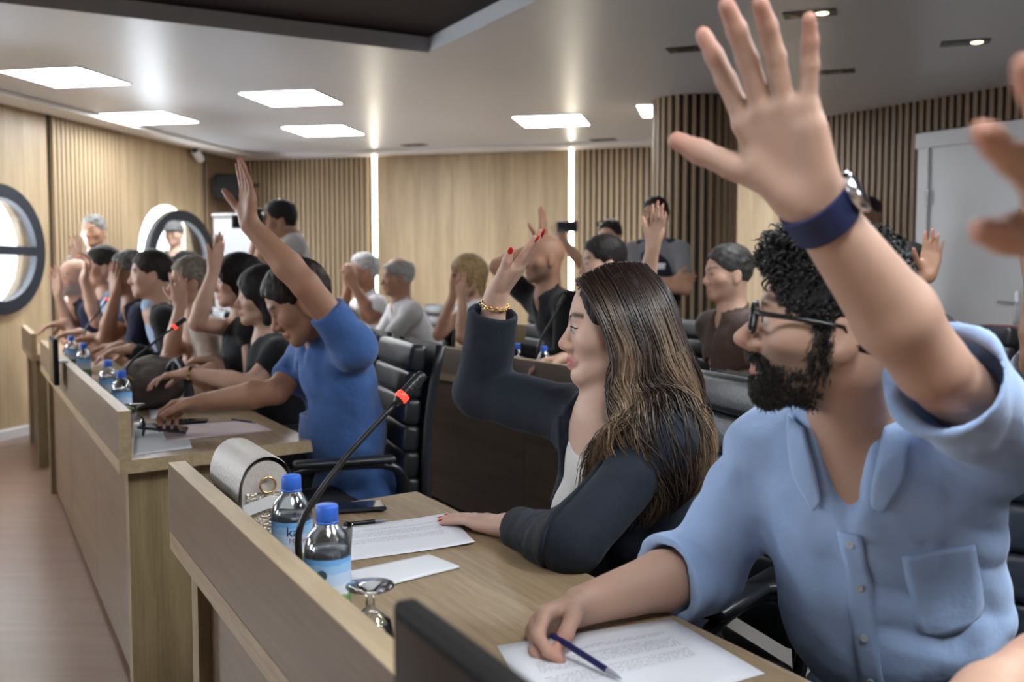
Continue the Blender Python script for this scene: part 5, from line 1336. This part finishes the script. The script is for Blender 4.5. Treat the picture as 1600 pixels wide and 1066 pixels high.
b2 = bottle(451, .447, 'water bottle with blue cap between the handbag and the nearest bottle')
for b, which in ((b1, 0), (b2, 1)):
    d = Vector((0, 0, 0)) - b.location; a = math.atan2(d.y, d.x) + math.pi / 2
    def put(nm, tx, sz, m, off, z):
        th = a + off; p = Vector((math.sin(th), -math.cos(th), 0)) * .0328
        text_obj(nm, tx, sz, m, b, (p.x, p.y, z), (math.pi / 2, 0, th), .0328)
    if which:
        put('print', 'kal', .022, INK, .10, .112); put('print', 'Maden', .011, INKR, .30, .098)
    else:
        th = a - .25; p = Vector((math.sin(th), -math.cos(th), 0)) * .0329
        MB().lathe([(0, 0), (.0075, 0), (.0075, .0004), (0, .0004)], 20, p + Vector((0, 0, .106)), Vector((p.x, p.y, 0)).normalized().to_track_quat('Z', 'Y').to_matrix()).build('emblem', mat('emblem', (.05, .09, .12), .5), b)
for px, v, t in ((166, .455, 'water bottle left of a pair beside the inverted glass on the middle desk'), (187, .445, 'water bottle right of a pair beside the inverted glass on the middle desk'), (110, .47, 'left one of two water bottles before the brown handbag'), (129, .47, 'right one of two water bottles before the brown handbag'),
                 (24, .47, 'water bottle farthest left on the far desk'), (40, .47, 'water bottle beside the inverted glass on the far desk'), (808, 2.27, 'water bottle on the second row desk left of the microphone'), (850, 2.29, 'water bottle on the second row desk right of the microphone')):
    bottle(px, v, t)
# ---- glasses
GL = thin_glass('drinking_glass', (.94, .96, .97), 1.0, .05)
def place(px, v, z=.7505):
    k = (px - 800) / FPX; y = v / (VX * k + VY); return Vector((k * y, y, z))
def tumbler(px, v, label):
    e = empty('tumbler', place(px, v)); tag(e, label, 'glass')
    MB().lathe([(0, .003), (.022, .0), (.026, .002), (.033, .095), (.0335, .0965), (.0318, .0965), (.0245, .010), (0, .009)], 32).build('glass_body', GL, e, smooth=True)
tumbler(517, .53, 'clear tumbler behind the nearest water bottle')
def goblet(px, v, label, z=.7505):
    e = empty('inverted_goblet', place(px, v, z)); tag(e, label, 'glass', 'glasses turned upside down')
    MB().lathe([(.0245, .0), (.030, .02), (.032, .04), (.027, .062), (.012, .074), (.006, .080), (.0055, .094), (.010, .100), (.031, .106), (.0325, .108), (.0315, .110), (.010, .1105), (0, .1105)], 32).build('glass_body', GL, e, smooth=True)
    MB().lathe([(.0228, .001), (.0282, .02), (.0302, .04), (.025, .060), (.008, .071), (0, .073)], 32).build('glass_inside', GL, e, smooth=True)
goblet(574, .455, 'stemmed glass turned upside down beside the black display')
goblet(207, .455, 'stemmed glass turned upside down at the end of the middle desk')
goblet(50, .46, 'stemmed glass turned upside down on the far desk')
# ---- gooseneck microphones
MICB = mat('mic_black', (.012, .012, .013), .35); REDL = mat('mic_red_ring', (.8, .03, .02), .4, emit=(1.0, .05, .03), estr=1.3)
MICG = mat('mic_grille', (.05, .05, .055), .4, metal=.6)
def mic(base, pts, label, lit=True):
    """base on the desk; pts from the foot of the neck to the tip"""
    e = empty('gooseneck_microphone', base); tag(e, label, 'microphone', 'gooseneck microphones'); o = Vector(base)
    P = bez([Vector(p) - o for p in pts], 26)
    MB().lathe([(0, 0), (.028, 0), (.028, .006), (.012, .014), (.009, .03), (0, .03)], 20, P[0] * 0 + Vector((P[0].x, P[0].y, 0))).build('socket', MICB, e, smooth=True)
    n = MB().tube(P[:23], [.0062 - .0018 * k / 22 for k in range(23)], 10); n.build('gooseneck', MICB, e, smooth=True)
    d = (P[26] - P[21]).normalized(); a = P[22]; R = d.to_track_quat('Z', 'Y').to_matrix()
    if True:
        MB().lathe([(.0098, .0), (.0112, .001), (.0112, .011), (.0098, .012)], 20, a + d * .012, R).build('light_ring', REDL if lit else MICB, e, smooth=True)
    MB().lathe([(0, -.004), (.006, -.002), (.0095, .010), (.0098, .06), (.008, .066), (0, .067)], 20, a + d * .004, R).build('capsule', MICB, e, smooth=True)
    g = MB()
    for k in range(4): g.lathe([(.0100, .030 + k * .008), (.0104, .032 + k * .008), (.0100, .034 + k * .008)], 20, a + d * .004, R)
    g.build('grille', MICG, e, smooth=True)
b0 = place(462, .44)
mic(b0, [b0 + Vector((0, 0, .02)), b0 + Vector((.0, .0, .07)), AT(472, 815, 1.52), AT(530, 728, 1.56), AT(600, 650, 1.60), AT(672, 574, 1.64)], 'gooseneck microphone with red ring on the foreground desk')
b0 = place(197, .52)
mic(b0, [b0 + Vector((0, 0, .02)), AT(196, 580, b0.y), AT(235, 540, b0.y + .05), AT(296, 493, b0.y + .1)], 'gooseneck microphone with red ring before the cream top')
b0 = place(128, .56)
mic(b0, [b0 + Vector((0, 0, .02)), AT(132, 520, b0.y), AT(152, 490, b0.y + .05), AT(176, 456, b0.y + .1)], 'gooseneck microphone with red ring before the navy shirt')
b0 = place(44, .52)
mic(b0, [b0 + Vector((0, 0, .02)), AT(52, 490, b0.y), AT(78, 472, b0.y), AT(104, 455, b0.y)], 'gooseneck microphone at the far left before the bald man')
b0 = place(838, 2.30)
mic(b0, [b0 + Vector((0, 0, .02)), AT(842, 540, b0.y), AT(860, 505, b0.y), AT(882, 461, b0.y + .02)], 'gooseneck microphone between two bottles on the second row desk', False)
# ---- papers
def paper_material():
    m = bpy.data.materials.new('printed_paper'); m.use_nodes = True; nt = m.node_tree; N = nt.nodes; L = nt.links; p = N['Principled BSDF']
    uv = N.new('ShaderNodeUVMap'); uv.uv_map = 'UVMap'; sp = N.new('ShaderNodeSeparateXYZ'); L.new(uv.outputs[0], sp.inputs[0])
    def math_(op, a, b):
        q = N.new('ShaderNodeMath'); q.operation = op
        for i, v in enumerate((a, b)):
            if isinstance(v, (int, float)): q.inputs[i].default_value = v
            else: L.new(v, q.inputs[i])
        return q.outputs[0]
    line = math_('GREATER_THAN', math_('FRACT', math_('MULTIPLY', sp.outputs['Y'], 42), 0), .62)
    wn = N.new('ShaderNodeTexNoise'); mp = N.new('ShaderNodeMapping'); mp.inputs['Scale'].default_value = (90, 42, 1); L.new(uv.outputs[0], mp.inputs[0]); L.new(mp.outputs[0], wn.inputs['Vector']); wn.inputs['Scale'].default_value = 1.0
    words = math_('GREATER_THAN', wn.outputs[0], .47)
    blk = math_('MULTIPLY', math_('GREATER_THAN', sp.outputs['Y'], .40), math_('LESS_THAN', sp.outputs['Y'], .82)); gap = math_('LESS_THAN', math_('FRACT', math_('MULTIPLY', sp.outputs['Y'], 5.2), 0), .72)
    mx = math_('MULTIPLY', math_('GREATER_THAN', sp.outputs['X'], .12), math_('LESS_THAN', sp.outputs['X'], .86))
    msk = math_('MULTIPLY', math_('MULTIPLY', line, words), math_('MULTIPLY', math_('MULTIPLY', blk, gap), mx))
    c = N.new('ShaderNodeMix'); c.data_type = 'RGBA'; c.inputs[6].default_value = (.74, .75, .80, 1); c.inputs[7].default_value = (.40, .41, .46, 1); L.new(msk, c.inputs[0]); L.new(c.outputs[2], p.inputs['Base Color']); p.inputs['Roughness'].default_value = .75
    return m
PAPER = paper_material(); PLAINP = mat('plain_paper', (.74, .75, .79), .8); PINKP = mat('pink_paper', (.62, .50, .50), .8)
def sheet(name, corners, m, label, cat, z=.7512, curl=0.0, thick=.0007, group=None, n=10):
    """corners: four pixels on the desk: near-left, near-right, far-right, far-left of the page"""
    c = [ATZ(px, py, z) for px, py in corners]; o = sum(c, Vector()) / 4; bm = bmesh.new(); uvl = bm.loops.layers.uv.new('UVMap'); g = {}
    for i in range(n + 1):
        for j in range(n + 1):
            s, t = i / n, j / n; p = (c[0] * (1 - s) + c[1] * s) * (1 - t) + (c[3] * (1 - s) + c[2] * s) * t - o
            p.z += curl * (max(0, s - .55) ** 2 * 2 + .25 * math.sin(t * 5 + s * 3) * .3 * s)
            p.z = max(p.z, 0); g[i, j, 0] = (bm.verts.new(p + Vector((0, 0, thick))), s, t); g[i, j, 1] = (bm.verts.new(p), s, t)
    def fc(q):
        f = bm.faces.new([v[0] for v in q])
        for lp, v in zip(f.loops, q): lp[uvl].uv = (v[1], v[2])
    for i in range(n):
        for j in range(n):
            fc([g[i, j, 0], g[i + 1, j, 0], g[i + 1, j + 1, 0], g[i, j + 1, 0]]); fc([g[i, j, 1], g[i, j + 1, 1], g[i + 1, j + 1, 1], g[i + 1, j, 1]])
    for i in range(n):
        fc([g[i, 0, 0], g[i, 0, 1], g[i + 1, 0, 1], g[i + 1, 0, 0]]); fc([g[i, n, 0], g[i + 1, n, 0], g[i + 1, n, 1], g[i, n, 1]])
        fc([g[0, i, 0], g[0, i + 1, 0], g[0, i + 1, 1], g[0, i, 1]]); fc([g[n, i, 0], g[n, i, 1], g[n, i + 1, 1], g[n, i + 1, 0]])
    bmesh.ops.recalc_face_normals(bm, faces=bm.faces); me = bpy.data.meshes.new(name); bm.to_mesh(me); bm.free(); me.polygons.foreach_set('use_smooth', [True] * len(me.polygons))
    e = link(name, me, m, None, o); tag(e, label, cat, group); return e
sheet('printed_sheet', [(860, 1150), (1195, 1053), (1048, 967), (776, 1010)], PAPER, 'printed sheet of paper under the pen of the bearded man', 'paper', group='printed sheets')
sheet('printed_sheet', [(520, 880), (742, 851), (700, 806), (510, 826)], PAPER, 'printed sheet of paper under the fingers of the woman in the blazer', 'paper', curl=.012, group='printed sheets')
sheet('paper_napkin', [(575, 924), (718, 888), (670, 869), (530, 898)], PLAINP, 'folded white napkin lying before the inverted glass', 'napkin', thick=.004)
sheet('paper_folder', [(262, 690), (425, 673), (388, 657), (250, 668)], PINKP, 'pinkish paper folder on the end of the middle desk', 'folder', thick=.002)
sheet('printed_sheet', [(208, 712), (300, 700), (290, 668), (212, 672)], PLAINP, 'white sheet at the end of the middle desk beside the glass', 'paper', group='printed sheets')
sheet('printed_sheet', [(235, 655), (290, 648), (280, 638), (232, 640)], PLAINP, 'white sheet behind the phone on the middle desk', 'paper', group='printed sheets')
sheet('printed_sheet', [(135, 560), (175, 556), (165, 540), (130, 540)], PLAINP, 'white sheet behind the bottles before the brown handbag', 'paper', group='printed sheets')
# ---- phones
PH = mat('phone_body', (.02, .024, .032), .3); PHS = mat('phone_screen', (.012, .014, .02), .06)
def phone(name, pos, rz, label, tilt=None, w=.072, l=.150):
    e = empty(name, pos, rz); tag(e, label, 'phone', 'mobile phones')
    if tilt: e.rotation_euler = tilt
    MB().box(-l / 2, l / 2, -w / 2, w / 2, 0, .0085, .004, 3).build('phone_case', PH, e, smooth=False); MB().box(-l / 2 + .004, l / 2 - .004, -w / 2 + .004, w / 2 - .004, .0086, .0090).build('phone_glass', PHS, e)
    MB().box(-l / 2 + .008, -l / 2 + .034, -w / 2 + .008, -w / 2 + .034, -.0022, -.0002, .001).build('camera_bump', PH, e)
phone('mobile_phone', ATZ(548, 797, .7512) + Vector((0, 0, .002)), UANG + 1.35, 'dark phone lying behind the nearest bottles on the foreground desk')
phone('mobile_phone', ATZ(290, 661, .7512) + Vector((0, 0, .002)), .22, 'dark phone lying beside the pink folder')
hb = B['tips'][1][1][0]
phone('mobile_phone', Vector(hb) + Vector((.01, 0, .004)), .2, 'phone under the fingers of the man in the blue polo', (0.1, .15, .2))
ph = P18['arms'][1][2]
phone('mobile_phone', AT(887, 354, 6.68), 0, 'phone held up sideways by the filming woman', (math.pi / 2, 0, -.5))
# ---- pens
def pen(p0, p1, label, col, r=.0042):
    e = empty('ballpoint_pen', p0); tag(e, label, 'pen', 'pens'); d = (Vector(p1) - Vector(p0)); L = d.length; R = d.normalized().to_track_quat('Z', 'Y').to_matrix(); PM = mat('pen_%s' % col[0], col[1], .3)
    MB().lathe([(0, 0), (r * .8, .001), (r, .006), (r, L - .028), (r * .9, L - .026)], 14, (0, 0, 0), R).build('barrel', PM, e, smooth=True)
    MB().lathe([(r * .92, L - .026), (r * .8, L - .014), (r * .3, L - .002), (0, L)], 14, (0, 0, 0), R).build('tip', mat('pen_tip', (.30, .30, .36), .3), e, smooth=True)
    return e, R, L
grip = npv(M['tips'][1][0][0]); tipp = npv(ATZ(985, 1062, .7535))
m_tip = ATZ(972, 1062, .757); m_end = AT(862, 992, 1.33)
pe, pR, pL = pen(m_end, m_tip, 'dark blue pen in the hand of the bearded man', ('navy', (.014, .016, .085)), .0045)
pen(ATZ(362, 655, .756), ATZ(402, 661, .756), 'dark pen on the pink folder', ('dark', (.03, .015, .05)))
pen(ATZ(536, 820, .756), ATZ(556, 818, .756) + Vector((.06, .03, 0)), 'dark pen at the edge of the printed sheet of the woman', ('black', (.01, .01, .012)))
# ---- cream handbag
def handbag():
    LE = mat('cream_leather', (.46, .42, .385), .5, bump=(120, .5, .003, (1, 1, 1))); GL2 = mat('silver_mirror', (.62, .58, .50), .12, metal=1.0, bump=(240, 1.0, .004, (1, 1, 1)))
    p = place(387, .455); e = empty('handbag', p, UANG); tag(e, 'cream quilted handbag with a silver side behind the bottles', 'handbag')
    hl = .115
    b = MB(); n = 14; prof = [(-.045, .002), (-.048, .06), (-.044, .12)] + [(-.044 + .0 + .044 * (1 - math.cos(t)), .135 + .055 * math.sin(t)) for t in np.linspace(.2, math.pi - .2, 12)] + [(.044, .12), (.048, .06), (.045, .002)]
    A = [b.bm.verts.new((-hl, y, z)) for y, z in prof]; C = [b.bm.verts.new((hl, y, z)) for y, z in prof]
    for k in range(len(prof)): q = (k + 1) % len(prof); b.bm.faces.new((A[k], A[q], C[q], C[k]))
    b.bm.faces.new(A[::-1]); b.bm.faces.new(C); b.build('bag_body', LE, e, smooth=False)
    fl = MB(); pf = [(-.053, .055), (-.051, .12), (-.046, .150)] + [(-.046 * math.cos(t), .150 + .048 * math.sin(t)) for t in np.linspace(.3, math.pi - .3, 12)] + [(.049, .15), (.052, .12)]
    v = []; nx = 24
    rows = [[fl.bm.verts.new((-hl - .004 + (2 * hl + .008) * i / nx, y, z + .0016 * abs(math.sin(i * math.pi / 2)))) for y, z in pf] for i in range(nx + 1)]
    for i in range(nx):
        for k in range(len(pf) - 1): fl.bm.faces.new((rows[i][k], rows[i][k + 1], rows[i + 1][k + 1], rows[i + 1][k]))
    fl.build('flap', LE, e, smooth=True)
    MB().box(-hl - .004, -hl - .0005, -.038, .038, .01, .135, .001).build('side_panel', GL2, e)
    MB().tube([(-hl - .008, .014 * math.cos(t), .148 + .014 * math.sin(t)) for t in np.linspace(0, 2 * math.pi, 17)], .0022, 6, False).build('clasp_ring', GOLD, e, smooth=True)
    st = MB(); pts = [(-hl - .012, -.045, .112), (-hl - .013, 0, .118), (-hl - .01, .045, .105), (-hl + .05, .058, .09)]
    for a, c in zip(pts[:-1], pts[1:]): st.quad((a[0], a[1], a[2] - .011), (c[0], c[1], c[2] - .011), (c[0], c[1], c[2] + .011), (a[0], a[1], a[2] + .011))
    st.build('strap', mat('strap_white', (.66, .66, .66), .5), e, smooth=True)
handbag()
# ---- slouchy brown bag on the middle desk
def brown_bag():
    p = place(222, .60); e = empty('slouchy_bag', p); tag(e, 'slouchy grey brown handbag with golden tassel on the middle desk', 'handbag'); c = npv(p)
    f = Field(c - V3(.25, .25, .02), c + V3(.3, .3, .28), .006); u = V3(UX, UY, 0); v = V3(VX, VY, 0)
    f.ell(c + UPV * .085, V3(.125, .16, .095), np.stack([v, u, UPV], 1)); f.ell(c + v * .05 + UPV * .10, V3(.11, .13, .085), np.stack([v, u, UPV], 1), .05); f.cone(c - u * .09 + UPV * .05 - v * .03, c + u * .1 + UPV * .05, .06, .06, .05)
    f.plane(c + UPV * .001, -UPV, .01); vv, F = f.mesh(); n = vnormals(vv, F); vv = vv + n * (vnoise(vv * V3(1, 1, .6), 14) * .012 + vnoise(vv, 34) * .005)[:, None]; vv[:, 2] = np.maximum(vv[:, 2], c[2])
    npmesh('bag_body', vv, F, mat('bag_fabric', (.085, .068, .058), .8, bump=(60, .5, .006, (1, 1, 1))), e, None, c)
    for off in (0, .03): 
        q = [c - u * (.12 + off) + UPV * .14 + v * (.06 + off), c - u * .16 + UPV * .19 + v * .10, c - u * (.24 + off) + UPV * .12 + v * .12, c - u * .30 + UPV * .02 + v * (.10 + off)]
        MB().tube(bez([Vector(x - c) for x in q], 14), .012, 8).build('handle', mat('bag_handle', (.02, .022, .03), .5), e, smooth=True)
    t = MB(); rg = np.random.default_rng(2); a0 = c - u * .10 - v * .10 + UPV * .13
    for k in range(40):
        d = nrm(rg.normal(0, 1, 3) + V3(0, 0, -1.2)); t.tube([Vector(a0 - c), Vector(a0 - c + d * .035), Vector(a0 - c + d * .06 + V3(0, 0, -.02))], [.004, .004, .001], 4)
    t.build('tassel', mat('tassel_gold', (.36, .24, .10), .5), e, smooth=True)
brown_bag()
# ---- camera of the cameraman
def photo_camera():
    p = AT(402, 346, 5.98); e = empty('photo_camera', p, math.radians(195)); tag(e, 'black photo camera held up by the cameraman', 'camera')
    MB().box(-.035, .035, -.07, .07, -.05, .045, .012, 3).build('camera_body', BLACKP, e, smooth=False); MB().lathe([(0, 0), (.034, 0), (.034, .06), (.040, .07), (.040, .11), (.034, .112), (.03, .10), (0, .10)], 22, (.035, 0, -.003), ry(math.pi / 2)).build('lens', BLACKP, e, smooth=True)
    MB().box(-.03, .02, -.03, .03, .045, .075, .01, 2).build('viewfinder', BLACKP, e); MB().lathe([(0, .099), (.029, .101), (0, .103)], 20, (.035, 0, -.003), ry(math.pi / 2)).build('front_glass', PHS, e, smooth=True)
photo_camera()
# ---- flip chart in the corner
def flipchart():
    p = AT(384, 400, 8.8); e = empty('flip_chart', (p.x, p.y, 0), -.25); tag(e, 'white flip chart on a stand in the far corner', 'flip chart')
    MB().box(-.30, .30, -.02, .02, .92, 1.78, .004).build('board', mat('chart_white', (.50, .52, .55), .4), e); MB().box(-.31, .31, -.03, .03, 1.78, 1.81, .004).build('clamp_bar', ALU, e)
    for x, y in ((-.28, -.03), (.28, -.03), (0, .3)): MB().tube([(x * .7, 0.022, 1.75), (x * 1.2, y, 0.012)], .012, 8).build('leg', ALU, e, smooth=True)
flipchart()
# ---- stacks of paper behind the second row
def paper_stack(pos, label, n=6, w=.30, d=.21, group='stacks of documents'):
    e = empty('paper_stack', pos, UANG); tag(e, label, 'papers', group); rg = random.Random(int(pos[0] * 100))
    for k in range(n): MB().box(-w / 2, w / 2, -d / 2, d / 2, k * .017, k * .017 + .015, .002).build('bundle', PLAINP, e, (rg.uniform(-.01, .01), rg.uniform(-.01, .01), 0), (0, 0, rg.uniform(-.06, .06)))
q = UV(4.35, 2.36); paper_stack((q.x, q.y, .7505), 'stack of white documents on the second row desk beside the bottle', 6)
# red chair back by the door
def red_chair():
    p = AT(1545, 545, 6.0); e = empty('red_armchair', (p.x, p.y, 0), math.radians(205)); tag(e, 'red upholstered chair in front of the white door', 'chair'); RED = cloth('red', (.40, .012, .014), .8, .1)
    MB().box(-.28, -.20, -.26, .26, .44, .96, .03, 3).build('backrest', RED, e, smooth=True); MB().box(-.22, .26, -.26, .26, .40, .50, .03, 3).build('seat', RED, e, smooth=True)
    for x in (-.22, .22):
        for y in (-.22, .22): MB().tube([(x, y, .40), (x * 1.05, y * 1.05, 0.0)], .016, 8).build('leg', CHROME, e, smooth=True)
red_chair()
